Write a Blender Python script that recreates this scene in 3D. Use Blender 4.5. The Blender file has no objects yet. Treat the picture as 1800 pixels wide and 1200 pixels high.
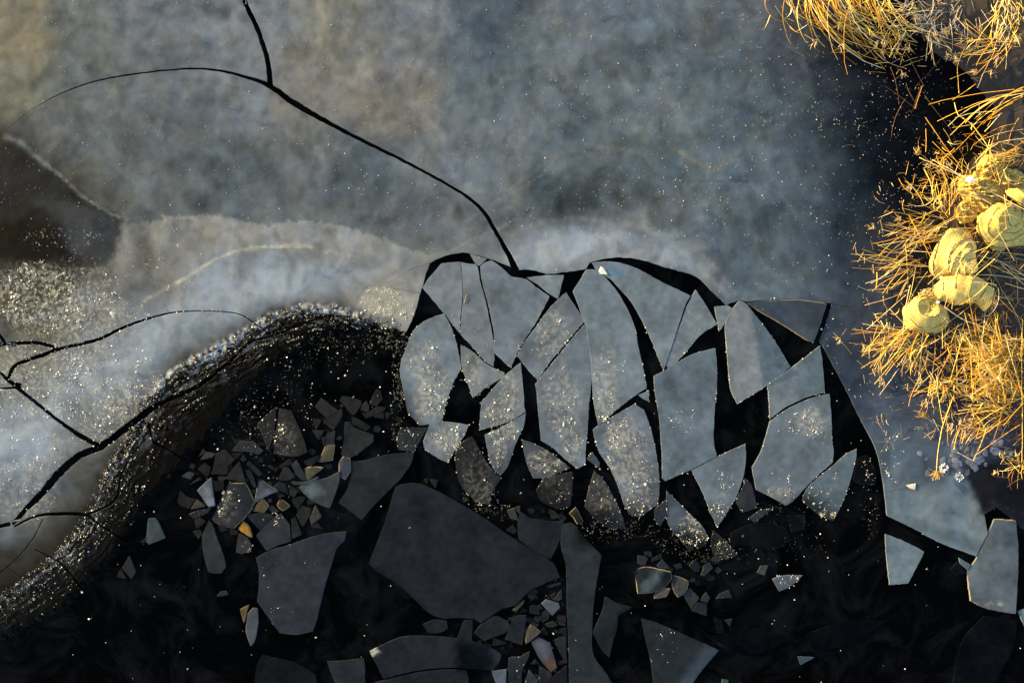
import bpy, math, random
import numpy as np
from mathutils import Vector, geometry
random.seed(7); rng = np.random.default_rng(7)
sc = bpy.context.scene
R_ = math.radians
# ------------------------------------------------------------------ camera, sky, sun, exposure
S = 0.006            # metres per photograph pixel at ice level
H = 7.2              # drone height
cam = bpy.data.cameras.new('camera'); cam.sensor_width = 36; cam.lens = 24; cam.clip_end = 2000
cam_o = bpy.data.objects.new('camera', cam); sc.collection.objects.link(cam_o)
cam_o.location = (0, 0, H); sc.camera = cam_o
SUN_EL, SUN_ROT = 7.0, -66.0
world = bpy.data.worlds.new('World'); sc.world = world; world.use_nodes = True
nt = world.node_tree; nt.nodes.clear()
sky = nt.nodes.new('ShaderNodeTexSky'); sky.sky_type = 'NISHITA'; sky.sun_disc = False
sky.sun_elevation = R_(SUN_EL); sky.sun_rotation = R_(SUN_ROT); sky.air_density = 1.0; sky.dust_density = 1.5
bg = nt.nodes.new('ShaderNodeBackground'); bg.inputs[1].default_value = 0.15
wo = nt.nodes.new('ShaderNodeOutputWorld')
nt.links.new(sky.outputs[0], bg.inputs[0]); nt.links.new(bg.outputs[0], wo.inputs[0])
sl = bpy.data.lights.new('sun', 'SUN'); sl.energy = 5.0; sl.angle = R_(0.5); sl.color = (1.0, 0.71, 0.30)
so = bpy.data.objects.new('sun', sl); sc.collection.objects.link(so)
sd = Vector((math.sin(R_(SUN_ROT))*math.cos(R_(SUN_EL)), math.cos(R_(SUN_ROT))*math.cos(R_(SUN_EL)), math.sin(R_(SUN_EL))))
so.rotation_euler = sd.to_track_quat('Z', 'Y').to_euler(); so.location = sd*20
sc.view_settings.view_transform = 'Standard'; sc.view_settings.look = 'None'
sc.view_settings.exposure = 2.15; sc.view_settings.gamma = 1
SUNXY = np.array([sd.x, sd.y]) / math.hypot(sd.x, sd.y)
KV = np.array([0.625, 0.665, 0.74])     # photograph tone (linear) -> real albedo of the ice

# ------------------------------------------------------------------ helpers
def W(px, py, z=0.0):                # photograph position of a point standing at height z
    k = S*(H-z)/H
    return ((px-900)*k, (600-py)*k, z)
def lin(c):
    c = np.asarray(c, float)/255.0
    return np.where(c <= 0.04045, c/12.92, ((c+0.055)/1.055)**2.4)
def _h(ix, iy, seed):
    n = (ix.astype(np.int64)*374761393 + iy.astype(np.int64)*668265263 + seed*1442695041) & 0x7fffffff
    n = ((n ^ (n >> 13))*1274126177) & 0x7fffffff
    return (n ^ (n >> 16)) & 0xffff
def pn(x, y, seed=0):
    x = np.asarray(x, float); y = np.asarray(y, float)
    ix = np.floor(x); iy = np.floor(y); fx = x-ix; fy = y-iy
    def g(dx, dy):
        a = _h(ix+dx, iy+dy, seed)/65536.0*2*np.pi
        return np.cos(a)*(fx-dx)+np.sin(a)*(fy-dy)
    u = fx*fx*fx*(fx*(fx*6-15)+10); v = fy*fy*fy*(fy*(fy*6-15)+10)
    return ((g(0,0)*(1-u)+g(1,0)*u)*(1-v)+(g(0,1)*(1-u)+g(1,1)*u)*v)*1.5
def fbm(x, y, seed=0, o=4):
    t = 0; a = 1.0; f = 1.0; n = 0
    for i in range(o):
        t = t+a*pn(x*f, y*f, seed+i*17); n += a; a *= 0.55; f *= 2.03
    return t/n*1.6
def smooth(t): t = np.clip(t, 0, 1); return t*t*(3-2*t)
def pip(x, y, poly):
    p = np.asarray(poly, float); ins = np.zeros(len(x), bool)
    bb = (x >= p[:,0].min()) & (x <= p[:,0].max()) & (y >= p[:,1].min()) & (y <= p[:,1].max())
    if not bb.any(): return ins
    X = x[bb]; Y = y[bb]; r = np.zeros(len(X), bool); j = len(p)-1
    for i in range(len(p)):
        yi, yj = p[i,1], p[j,1]
        if yi != yj:
            c = ((yi > Y) != (yj > Y)) & (X < (p[j,0]-p[i,0])*(Y-yi)/(yj-yi)+p[i,0]); r ^= c
        j = i
    ins[bb] = r; return ins
def pdist(x, y, poly, closed=False):      # distance to polyline, arc length there, side
    p = np.asarray(poly, float); n = len(p); best = np.full(len(x), 1e9); ss = np.zeros(len(x)); sg = np.zeros(len(x)); L = 0
    for i in range(n if closed else n-1):
        a = p[i]; b = p[(i+1) % n]; d = b-a; l = math.hypot(*d)
        if l < 1e-6: continue
        t = np.clip(((x-a[0])*d[0]+(y-a[1])*d[1])/l**2, 0, 1)
        q = np.hypot(x-a[0]-t*d[0], y-a[1]-t*d[1]); m = q < best
        best[m] = q[m]; ss[m] = L+t[m]*l; sg[m] = np.sign(d[0]*(y[m]-a[1])-d[1]*(x[m]-a[0])); L += l
    return best, ss, sg
def cat(P, closed=False, step=5.0):       # Catmull-Rom through open points (any number of columns)
    P = np.asarray(P, float); out = []
    if len(P) < 3:
        Q = []
        for a, b in zip(P[:-1], P[1:]):
            m = max(1, int(np.hypot(*(b-a)[:2])/step)); Q += [a+(b-a)*k/m for k in range(m)]
        return np.array(Q+[P[-1]])
    E = np.vstack([2*P[0]-P[1], P, 2*P[-1]-P[-2]])
    for i in range(1, len(E)-2):
        p0, p1, p2, p3 = E[i-1:i+3]; m = max(1, int(np.hypot(*(p2-p1)[:2])/step))
        for k in range(m):
            t = k/m
            out.append(0.5*((2*p1)+(-p0+p2)*t+(2*p0-5*p1+4*p2-p3)*t*t+(-p0+3*p1-3*p2+p3)*t**3))
    return np.array(out+[P[-1]])
def outline(P, corner=32, step=5.0, jit=0.35, seed=0):
    P = np.asarray(P, float); n = len(P); cs = []
    for i in range(n):
        a = P[i]-P[i-1]; b = P[(i+1) % n]-P[i]
        an = abs(math.degrees(math.atan2(a[0]*b[1]-a[1]*b[0], a@b)))
        if an > corner: cs.append(i)
    if len(cs) < 2: cs = [0, n//2]
    out = []
    for k, c in enumerate(cs):
        e = cs[(k+1) % len(cs)]; idx = [c]; i = c
        while i != e: i = (i+1) % n; idx.append(i)
        out.append(cat(P[idx], step=step)[:-1])
    Q = np.vstack(out)
    Q = Q + jit*np.stack([pn(Q[:,0]/7, Q[:,1]/7, seed+5), pn(Q[:,0]/7, Q[:,1]/7, seed+9)], 1)*2
    return Q
def strip(P, step=6):
    Q = cat(P, step=step); d = np.gradient(Q[:,:2], axis=0); d /= np.maximum(np.linalg.norm(d, axis=1), 1e-6)[:,None]
    nrm = np.stack([-d[:,1], d[:,0]], 1); w = np.maximum(Q[:,2], 0.5)/2
    jl = 1+0.22*pn(Q[:,0]/9, Q[:,1]/9, 3); jr = 1+0.22*pn(Q[:,0]/9, Q[:,1]/9, 4)
    wob = 0.5*pn(Q[:,0]/13, Q[:,1]/13, 8)
    c = Q[:,:2]+nrm*wob[:,None]
    return np.vstack([c+nrm*(w*jl)[:,None], (c-nrm*(w*jr)[:,None])[::-1]])

def tag(o, label=None, cat_=None, group=None, kind=None):
    if label: o['label'] = label
    if cat_: o['category'] = cat_
    if group: o['group'] = group
    if kind: o['kind'] = kind
    return o
def mesh_obj(name, verts, faces, mat, parent=None, col=None, loc=None, uv=None, flat=True):
    me = bpy.data.meshes.new(name); v = np.asarray(verts, float)
    if loc is not None: v = v-np.asarray(loc)
    me.from_pydata(v.tolist(), [], [list(map(int, f)) for f in faces])
    if col is not None:
        a = me.color_attributes.new('tone', 'FLOAT_COLOR', 'POINT'); a.data.foreach_set('color', np.asarray(col, np.float32).ravel())
    if uv is not None:
        ul = me.uv_layers.new(name='UVMap'); li = np.zeros(len(me.loops), int); me.loops.foreach_get('vertex_index', li)
        ul.data.foreach_set('uv', np.asarray(uv, float)[li].ravel())
    me.materials.append(mat)
    if not flat: me.polygons.foreach_set('use_smooth', [True]*len(me.polygons))
    me.update()
    o = bpy.data.objects.new(name, me); sc.collection.objects.link(o)
    if loc is not None: o.location = loc
    if parent: o.parent = parent
    return o
def empty(name, loc):
    o = bpy.data.objects.new(name, None); sc.collection.objects.link(o); o.location = loc; o.empty_display_size = 0.1
    return o

# ------------------------------------------------------------------ materials
def newmat(name):
    m = bpy.data.materials.new(name); m.use_nodes = True; n = m.node_tree
    return m, n, n.nodes['Principled BSDF']
def nd(n, t, **k):
    x = n.nodes.new(t)
    for a, b in k.items(): setattr(x, a, b)
    return x
def mathn(n, op, a, b=None, c=None, clamp=False):
    x = nd(n, 'ShaderNodeMath', operation=op); x.use_clamp = clamp
    for i, v in enumerate((a, b, c)):
        if v is None: continue
        if isinstance(v, (int, float)): x.inputs[i].default_value = v
        else: n.links.new(v, x.inputs[i])
    return x.outputs[0]
def noise(n, vec, scale, detail=4, rough=0.6, dist=0):
    x = nd(n, 'ShaderNodeTexNoise'); x.inputs['Scale'].default_value = scale; x.inputs['Detail'].default_value = detail
    x.inputs['Roughness'].default_value = rough; x.inputs['Distortion'].default_value = dist
    n.links.new(vec, x.inputs['Vector']); return x.outputs['Fac']
def ice_material():
    m, n, p = newmat('ice'); L = n.links.new
    at = nd(n, 'ShaderNodeAttribute', attribute_name='tone'); geo = nd(n, 'ShaderNodeNewGeometry'); pos = geo.outputs['Position']
    n1 = noise(n, pos, 3.5, 8, 0.65, 0.6); n2 = noise(n, pos, 45, 5, 0.7); n3 = noise(n, pos, 260, 2, 0.5)
    k = mathn(n, 'ADD', mathn(n, 'MULTIPLY_ADD', n1, 0.25, 0.875), mathn(n, 'MULTIPLY_ADD', n2, 0.30, -0.15))
    k = mathn(n, 'ADD', k, mathn(n, 'MULTIPLY_ADD', n3, 0.5, -0.25))
    vm = nd(n, 'ShaderNodeVectorMath', operation='SCALE'); L(at.outputs['Color'], vm.inputs[0]); L(k, vm.inputs['Scale'])
    L(vm.outputs[0], p.inputs['Base Color'])
    p.inputs['IOR'].default_value = 1.31; L(mathn(n, 'MULTIPLY_ADD', at.outputs['Alpha'], 0.6, 0.02), p.inputs['Specular IOR Level']); L(mathn(n, 'MULTIPLY_ADD', at.outputs['Alpha'], -0.6, 0.5), p.inputs['Roughness'])
    nb = noise(n, pos, 130, 6, 0.75)
    b = nd(n, 'ShaderNodeBump'); b.inputs['Distance'].default_value = 0.01
    L(mathn(n, 'MULTIPLY_ADD', at.outputs['Alpha'], 0.9, 0.012), b.inputs['Strength']); L(nb, b.inputs['Height'])
    L(b.outputs[0], p.inputs['Normal']); return m
def plant_material():
    m, n, p = newmat('dry_reed'); L = n.links.new
    at = nd(n, 'ShaderNodeAttribute', attribute_name='tone'); geo = nd(n, 'ShaderNodeNewGeometry')
    n1 = noise(n, geo.outputs['Position'], 60, 3); k = mathn(n, 'MULTIPLY_ADD', n1, 0.9, 0.55)
    vm = nd(n, 'ShaderNodeVectorMath', operation='SCALE'); L(at.outputs['Color'], vm.inputs[0]); L(k, vm.inputs['Scale'])
    L(vm.outputs[0], p.inputs['Base Color']); p.inputs['Roughness'].default_value = 0.6; p.inputs['Specular IOR Level'].default_value = 0.25
    tr = nd(n, 'ShaderNodeBsdfTranslucent'); L(vm.outputs[0], tr.inputs[0]); mx = nd(n, 'ShaderNodeMixShader'); mx.inputs[0].default_value = 0.2; L(p.outputs[0], mx.inputs[1]); L(tr.outputs[0], mx.inputs[2]); L(mx.outputs[0], n.nodes['Material Output'].inputs['Surface'])
    return m
def frost_material():
    m, n, p = newmat('frost'); L = n.links.new
    at = nd(n, 'ShaderNodeAttribute', attribute_name='tone'); L(at.outputs['Color'], p.inputs['Base Color'])
    p.inputs['Roughness'].default_value = 0.3; p.inputs['IOR'].default_value = 1.31; return m
def water_material():
    m, n, p = newmat('dark_water'); L = n.links.new; geo = nd(n, 'ShaderNodeNewGeometry'); pos = geo.outputs['Position']
    n1 = noise(n, pos, 1.6, 8, 0.68, 1.2)
    cr = nd(n, 'ShaderNodeValToRGB'); cr.color_ramp.elements[0].position = 0.46; cr.color_ramp.elements[1].position = 0.78
    cr.color_ramp.elements[0].color = (0.0003, 0.0004, 0.0006, 1); cr.color_ramp.elements[1].color = (0.0055, 0.0065, 0.0085, 1)
    L(n1, cr.inputs[0]); L(cr.outputs[0], p.inputs['Base Color'])
    p.inputs['Roughness'].default_value = 0.04; p.inputs['IOR'].default_value = 1.33; p.inputs['Specular IOR Level'].default_value = 0.03
    return m
def net_material(name, col, cell, thick):
    m, n, p = newmat(name); L = n.links.new; uv = nd(n, 'ShaderNodeUVMap'); sx = nd(n, 'ShaderNodeSeparateXYZ'); L(uv.outputs[0], sx.inputs[0])
    geo = nd(n, 'ShaderNodeNewGeometry')
    def line(o):
        f = mathn(n, 'FRACT', mathn(n, 'DIVIDE', o, cell)); f = mathn(n, 'ABSOLUTE', mathn(n, 'SUBTRACT', f, 0.5))
        return mathn(n, 'LESS_THAN', f, thick)
    a = mathn(n, 'MAXIMUM', line(sx.outputs[0]), line(sx.outputs[1]))
    L(a, p.inputs['Alpha']); n1 = noise(n, geo.outputs['Position'], 14, 4)
    cr = nd(n, 'ShaderNodeMix', data_type='RGBA'); L(mathn(n, 'MULTIPLY_ADD', n1, 2.4, -0.7, clamp=True), cr.inputs[0])
    cr.inputs[6].default_value = (*[c*0.55 for c in col], 1); cr.inputs[7].default_value = (*col, 1)
    L(cr.outputs[2], p.inputs['Base Color']); p.inputs['Roughness'].default_value = 0.7; return m
def plain(name, col, rough=0.6, sc_=20, amt=0.4):
    m, n, p = newmat(name); geo = nd(n, 'ShaderNodeNewGeometry'); n1 = noise(n, geo.outputs['Position'], sc_, 6, 0.7)
    vm = nd(n, 'ShaderNodeVectorMath', operation='SCALE'); vm.inputs[0].default_value = col
    n.links.new(mathn(n, 'MULTIPLY_ADD', n1, amt*2, 1-amt), vm.inputs['Scale']); n.links.new(vm.outputs[0], p.inputs['Base Color'])
    p.inputs['Roughness'].default_value = rough; return m
M_ICE = ice_material(); M_REED = plant_material(); M_FROST = frost_material(); M_WATER = water_material()
M_NET = net_material('pale_netting', (0.80, 0.60, 0.17), 0.0135, 0.22); M_NET2 = net_material('brown_netting', (0.66, 0.47, 0.11), 0.0125, 0.28)
M_ROPE = plain('rope', (0.5, 0.42, 0.3)); M_HOOP = plain('hoop', (0.05, 0.04, 0.03)); M_FLOAT = plain('float_white', (0.85, 0.85, 0.82), 0.4, 10, 0.1)

# ------------------------------------------------------------------ colour of the ice (albedo: cloudy, clear, silty ice)
CP = """0,0,118,113,98 40,70,123,116,97 130,110,92,97,96 150,40,102,106,106 300,60,105,110,115 450,60,112,116,120 600,50,120,119,112 720,60,112,115,118 850,60,84,94,103
1000,50,105,112,118 1150,60,100,110,118 1300,40,96,102,108 1390,80,72,79,88 1480,120,42,48,56 1550,130,24,27,32 1000,130,110,118,122 1270,120,88,98,105
0,150,115,115,103 200,170,100,104,105 300,160,96,101,104 420,180,107,112,116 550,150,119,116,110 700,180,115,112,107 850,150,96,105,111 930,220,108,114,118 1000,200,92,102,109 1150,200,106,115,120 1300,200,90,101,108 1400,200,80,90,98 1480,220,44,51,59 1560,250,22,26,32
100,260,102,106,108 250,280,95,100,102 400,280,86,93,96 550,280,100,103,104 640,300,84,92,97 780,260,108,112,115 850,300,100,108,113 1000,280,101,110,115 1150,290,88,98,103 1300,300,98,110,118 1400,300,88,100,110 1500,300,46,56,66 1580,330,25,28,34
200,330,95,98,98 300,350,92,97,98 450,360,83,90,93 600,370,84,91,95 740,370,90,96,100 850,350,104,109,112 850,400,103,106,107 980,360,72,80,84 1100,340,80,88,92 1200,370,106,114,119 1300,380,84,95,103 1400,400,74,86,94 1480,420,46,56,66 1550,440,50,54,62
300,440,118,115,108 450,410,122,122,120 450,470,130,135,138 600,440,127,129,128 700,430,108,110,111 800,430,115,117,117 960,430,116,123,129 1100,410,124,128,130 1200,450,112,120,126 1290,450,78,90,98 1370,470,92,103,110 1420,520,78,88,97 1500,520,52,60,70 1550,560,62,67,77
230,470,95,93,88 250,520,108,110,113 400,500,136,143,150 550,500,126,131,136 650,500,127,132,137 50,520,60,58,52 110,560,92,90,82 200,560,113,116,118 40,640,104,104,97 150,640,120,125,128 250,620,120,127,133 350,580,116,121,123 390,585,95,99,100 80,720,121,128,134 150,710,130,136,138 230,690,96,100,104 50,800,137,147,160 30,870,110,118,125 110,780,124,130,136 0,890,100,105,110 160,765,100,101,98
150,840,56,54,48 110,860,86,88,88 60,930,66,66,64 150,930,44,42,38 50,1000,48,45,40 20,1070,36,35,31 120,1010,40,39,36 250,790,46,43,38 350,700,34,33,30 450,630,32,31,29 550,585,38,37,34 630,560,70,69,64 670,520,150,146,137 680,550,140,136,126 705,545,130,130,128
0,290,44,46,46 50,300,60,62,62 50,340,48,48,45 30,400,34,33,27 100,440,30,30,25 170,430,72,74,73 150,370,62,62,56 110,340,66,64,58
1500,620,46,55,67 1470,580,60,68,78 1550,700,62,70,82 1600,740,70,78,90 1560,800,78,88,98 1620,860,86,99,110 1600,895,100,113,120 1680,930,110,124,131 1650,830,78,90,104 1700,870,52,54,62 1760,860,26,26,32 1650,650,52,54,64 1700,620,34,32,38 1750,700,40,38,45 1700,790,78,90,108 1760,780,58,66,78 1620,420,28,26,28 1600,100,17,18,21 1700,100,18,16,18 1650,200,18,17,17 1750,300,26,22,18 1620,320,22,20,21 1590,510,40,40,44 1780,890,34,36,42"""
CPA = np.array([[float(v) for v in t.split(',')] for t in CP.split()])
def cloud(x, y):
    wx = x+26*fbm(x/90, y/90, 11, 3); wy = y+26*fbm(x/90, y/90, 23, 3)
    out = np.zeros((len(x), 3))
    for s0 in range(0, len(x), 20000):
        X = wx[s0:s0+20000, None]; Y = wy[s0:s0+20000, None]
        d2 = (X-CPA[None,:,0])**2+(Y-CPA[None,:,1])**2
        d2 = d2-d2.min(1, keepdims=True); w = np.exp(-d2/(2*36**2))
        out[s0:s0+20000] = (w@CPA[:,2:5])/w.sum(1, keepdims=True)
    return out
# clear-edged patches: (points, sRGB or None with gain, softness px, strength)
PATCH = [
 ([(-20,238),(30,250),(75,280),(110,312),(150,345),(205,378),(218,392),(205,425),(188,465),(170,468),(140,470),(60,455),(0,450),(-20,450)], (30,32,36), 9, 0.88),
 ([(60,352),(100,350),(150,358),(215,392),(205,425),(188,465),(170,470),(120,440),(110,390)], (66,70,73), 12, 0.6),
 ([(-20,395),(60,385),(100,400),(125,450),(60,462),(-20,450)], (15,15,15), 12, 0.85),
 ([(-20,880),(30,800),(110,740),(200,680),(290,600),(380,560),(480,520),(600,505),(620,480),(500,455),(380,480),(290,540),(200,620),(90,700),(-20,780)], (150,158,166), 34, 0.65),
 ([(870,455),(900,420),(980,400),(1080,402),(1170,420),(1240,465),(1280,520),(1220,480),(1130,450),(1030,455),(950,470)], (144,150,156), 18, 0.9),
 ([(640,512),(662,500),(690,505),(722,515),(735,522),(722,560),(690,560),(650,548),(628,535)], (150,146,134), 7, 0.75),
 ([(985,330),(1030,318),(1080,318),(1140,332),(1175,350),(1130,358),(1060,352),(1000,362),(950,372),(935,350)], (64,72,74), 14, 0.55),
 ([(1180,395),(1240,420),(1290,470),(1330,500),(1300,455),(1260,400)], (78,90,98), 14, 0.5),
 ([(830,20),(870,50),(885,75),(850,80),(820,45)], (60,70,80), 14, 0.6),
 ([(455,240),(480,250),(455,290),(430,260)], (78,84,86), 10, 0.5),
 ([(585,275),(605,300),(625,345),(600,330),(582,300)], (70,78,82), 10, 0.6),
 ([(240,395),(262,410),(270,450),(265,490),(240,460),(235,420)], (66,62,52), 16, 0.6),
 ([(530,90),(600,75),(690,75),(670,100),(600,105),(540,100)], (84,88,88), 12, 0.4),
 ([(1560,868),(1640,848),(1690,830),(1728,900),(1737,935),(1716,976),(1654,954),(1600,925),(1560,905)], (112,125,132), 12, 0.7),
 ([(1570,905),(1650,948),(1716,972),(1722,962),(1650,925),(1600,905)], (66,78,86), 9, 0.5),
 ([(1690,815),(1860,800),(1860,960),(1782,913),(1751,890),(1730,904)], (27,27,33), 8, 0.8),
 ([(1490,175),(1640,130),(1660,250),(1600,330),(1520,330),(1480,260)], (18,21,26), 25, 0.5),
 ([(1370,-20),(1420,60),(1500,130),(1640,150),(1860,130),(1860,-20)], (16,15,18), 25, 0.65),
]
# (points, width px, sRGB, strength)
STREAK = [
 ([(10,242),(35,250),(60,272),(80,288)], 5, (128,134,138), 0.9), ([(80,288),(110,312),(150,348),(200,378),(225,385)], 2.2, (135,138,138), 0.7),
 ([(60,352),(100,350),(150,362),(200,375),(218,386)], 1.8, (28,28,26), 0.6),
 ([(305,500),(330,487),(370,460),(410,443),(455,435),(520,432),(550,433)], 2.4, (196,186,160), 0.9), ([(255,530),(285,510),(305,500)], 2.5, (165,158,140), 0.7),
 ([(545,438),(600,446),(630,452)], 2, (165,162,150), 0.5),
 ([(890,415),(950,392),(1020,385),(1100,395),(1170,412),(1230,445),(1270,485),(1290,515)], 5, (135,134,130), 0.55),
 ([(900,435),(980,412),(1070,408),(1150,425),(1215,460),(1250,500)], 4, (128,132,134), 0.4),
 ([(785,447),(830,420),(870,405),(905,385)], 1.8, (150,146,134), 0.7), ([(815,392),(860,360),(920,330),(960,300),(980,270)], 1.6, (134,134,128), 0.6),
 ([(285,378),(290,396),(282,398)], 1.6, (165,155,135), 0.9), ([(555,0),(570,35),(578,75)], 2.4, (140,132,105), 0.7), ([(578,75),(560,80),(520,110)], 5, (120,114,98), 0.5),
 ([(60,195),(130,162),(220,150),(330,140),(420,155),(480,175),(540,205)], 3, (84,90,93), 0.5),
 ([(0,250),(30,225),(60,195)], 3, (66,66,62), 0.5), ([(1030,255),(1090,262),(1120,275)], 1.6, (130,128,118), 0.5),
 ([(1690,822),(1712,850),(1728,895)], 1.4, (20,20,26), 0.8), ([(1700,830),(1740,822),(1770,830),(1800,850)], 1.6, (14,14,18), 0.8), ([(1800,905),(1760,890),(1740,880)], 1.2, (70,66,58), 0.6),
 ([(978,40),(1000,56),(1040,68)], 1.8, (128,122,104), .6), ([(1180,5),(1225,20),(1243,50),(1246,75)], 2.2, (122,114,100), .6), ([(1175,182),(1164,205),(1160,228)], 8, (122,120,114), .6), ([(1163,205),(1161,230)], 1.5, (72,80,86), .8),
 ([(1180,258),(1215,280),(1255,298),(1290,270),(1305,255)], 5, (124,121,112), .6), ([(1190,262),(1220,282),(1256,297)], 1.6, (140,134,116), .6), ([(1352,210),(1350,235),(1358,255)], 3, (120,114,104), .6),
 ([(890,335),(930,310),(960,285),(985,268),(1030,262)], 3, (128,124,112), .5), ([(1030,262),(1075,270),(1120,275),(1140,300),(1170,312),(1240,318),(1320,318),(1345,322)], 1.3, (70,80,86), .7), ([(1040,256),(1080,264),(1125,269),(1150,292)], 5, (116,119,118), .4),
 ([(920,385),(945,345),(975,320),(1000,300),(1020,290)], 1.6, (66,74,78), .6), ([(1340,322),(1375,345),(1400,380)], 4, (112,118,120), .5), ([(1055,40),(1080,30),(1110,40)], 1.5, (70,76,80), .6),
 ([(1360,72),(1390,90),(1420,110),(1430,122)], 1.2, (40,42,46), .8), ([(1310,175),(1345,165),(1370,162)], 1.4, (66,74,80), .6), ([(1225,230),(1240,245),(1260,228)], 10, (70,80,88), .45), ([(1290,130),(1310,160),(1300,200)], 12, (80,86,92), .35),
 ([(480,180),(560,195),(640,190)], 10, (122,119,112), .35), ([(640,130),(700,120),(760,140)], 12, (120,114,104), .4), ([(520,130),(560,170),(545,210)], 9, (124,117,105), .4), ([(620,180),(650,205),(630,235)], 10, (122,114,102), .4),
 ([(700,175),(760,165),(820,140)], 9, (118,113,103), .4), ([(400,90),(440,80),(480,95)], 8, (122,116,104), .35), ([(300,70),(340,50),(390,40)], 10, (116,116,114), .35), ([(1560,480),(1580,450),(1610,415),(1645,385)], 9, (66,68,74), .5), ([(1545,520),(1540,500),(1560,480)], 8, (78,80,86), .5),
 ([(1560,560),(1555,600),(1565,640)], 10, (78,82,90), 0.45), ([(1545,650),(1548,715),(1552,730)], 12, (92,102,118), 0.5),
]
BAND = [(185,470),(200,440),(215,395),(245,388),(270,392),(284,380),(320,380),(360,375),(400,382),(430,388),(470,398),(500,390),(550,388),(600,398),(650,410),(690,425),(720,440),(760,445),(800,440)]
CREST = [(690,575),(655,562),(620,552),(580,541),(530,541),(480,552),(440,575),(400,598),(350,625),(300,655),(265,688),(240,725),(228,760),(205,800),(185,830),(170,870),(140,925),(95,975),(55,1010),(0,1048),(-60,1080),(-500,1300)]
CREST_S = cat(CREST, step=12)
FZ = [(60,520,75,60,700,3.0),(120,560,100,50,420,2.8),(150,500,60,40,160,2.5),(180,560,90,45,200,2.4),(300,470,60,40,40,2.2),(60,650,90,50,420,2.5),(110,690,120,50,520,2.6),(200,660,90,60,260,2.4),(60,760,90,70,320,2.4),(200,740,60,40,300,2.4),(40,860,60,60,240,2.4),
 (240,700,40,40,160,2.2),(150,620,60,30,160,2.5),(670,530,36,26,420,2.3),(700,545,30,20,160,2.0),
 (740,630,28,38,420,2.8),(770,690,30,45,520,2.6),(745,700,20,40,160,2.4),(720,600,18,18,60,2.2),(830,645,18,30,120,2.6),(840,680,18,14,70,2.6),
 (895,700,18,50,260,2.6),(870,725,22,18,160,2.4),(885,760,28,22,150,2.6),(880,795,16,28,160,2.4),(790,770,28,24,220,2.8),(800,795,20,14,80,3.0),(722,770,20,16,60,3.0),(840,830,28,50,340,2.4),(855,870,22,20,200,2.5),
 (970,590,30,50,190,2.6),(925,605,18,12,60,2.4),(985,700,34,60,220,2.4),(1005,770,20,40,200,2.8),(980,740,20,50,80,2.8),(1065,660,22,60,170,2.5),(1075,640,30,20,90,2.4),(1065,710,24,26,160,2.8),
 (1100,800,40,70,420,2.4),(1130,850,26,50,330,2.7),(1120,890,30,18,220,2.6),(1085,770,24,30,120,2.5),(1055,870,20,36,260,2.2),(1075,900,26,24,240,2.2),(975,860,26,24,320,2.2),(960,810,34,20,240,2.0),
 (1205,740,26,24,60,3.0),(1175,820,12,30,90,2.6),(1200,820,30,10,70,2.2),(1272,850,5,22,70,3.2),(1262,895,22,14,90,2.8),(1290,840,10,40,40,2.2),(1220,930,30,30,140,2.0),(1275,965,22,16,90,2.2),
 (1425,740,26,26,110,3.0),(1440,760,18,18,40,2.8),(1400,740,20,20,30,2.4),(1395,850,50,30,70,2.0),(1370,870,30,14,140,2.0),(1450,850,30,50,60,1.9),(1455,905,20,10,60,2.2),(1530,830,16,26,40,2.4),
 (1570,800,22,50,60,2.6),(1740,980,10,18,20,3.0),(1740,1060,26,4,120,3.0),(1385,1020,22,9,60,3.0),
 (400,890,18,28,110,2.2),(420,870,12,12,30,2.2),(500,770,20,30,130,2.6),(470,750,12,30,60,2.4),(495,760,6,10,30,4.0),(480,910,20,12,50,2.2),(430,960,10,12,30,2.4),(510,1010,50,70,60,1.9),(470,1020,14,50,24,2.6),(480,1080,20,16,30,2.4),
 (800,960,120,60,60,1.6),(860,1020,110,50,90,1.7),(780,1150,90,20,60,2.0),(1010,1140,14,60,50,2.0),(1170,1150,30,50,60,2.2),(930,1170,40,30,40,2.2),(1200,870,40,20,20,2.0),(250,460,60,30,160,1.3),(110,420,70,20,260,1.2),(130,460,80,14,120,1.4)]
def edge_dist(x, y):
    out = np.full(len(x), 999.0); b = (x < 720) & (y > 500) & (x > -60)
    if b.any():
        E = HOLE_S[(HOLE_S[:,0] < 720) & (HOLE_S[:,0] > -120) & (HOLE_S[:,1] > 560)]; d = np.full(b.sum(), 1e9)
        X = x[b]; Y = y[b]
        for p in E: d = np.minimum(d, np.hypot(X-p[0], Y-p[1]))
        out[b] = d
    return out
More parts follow.
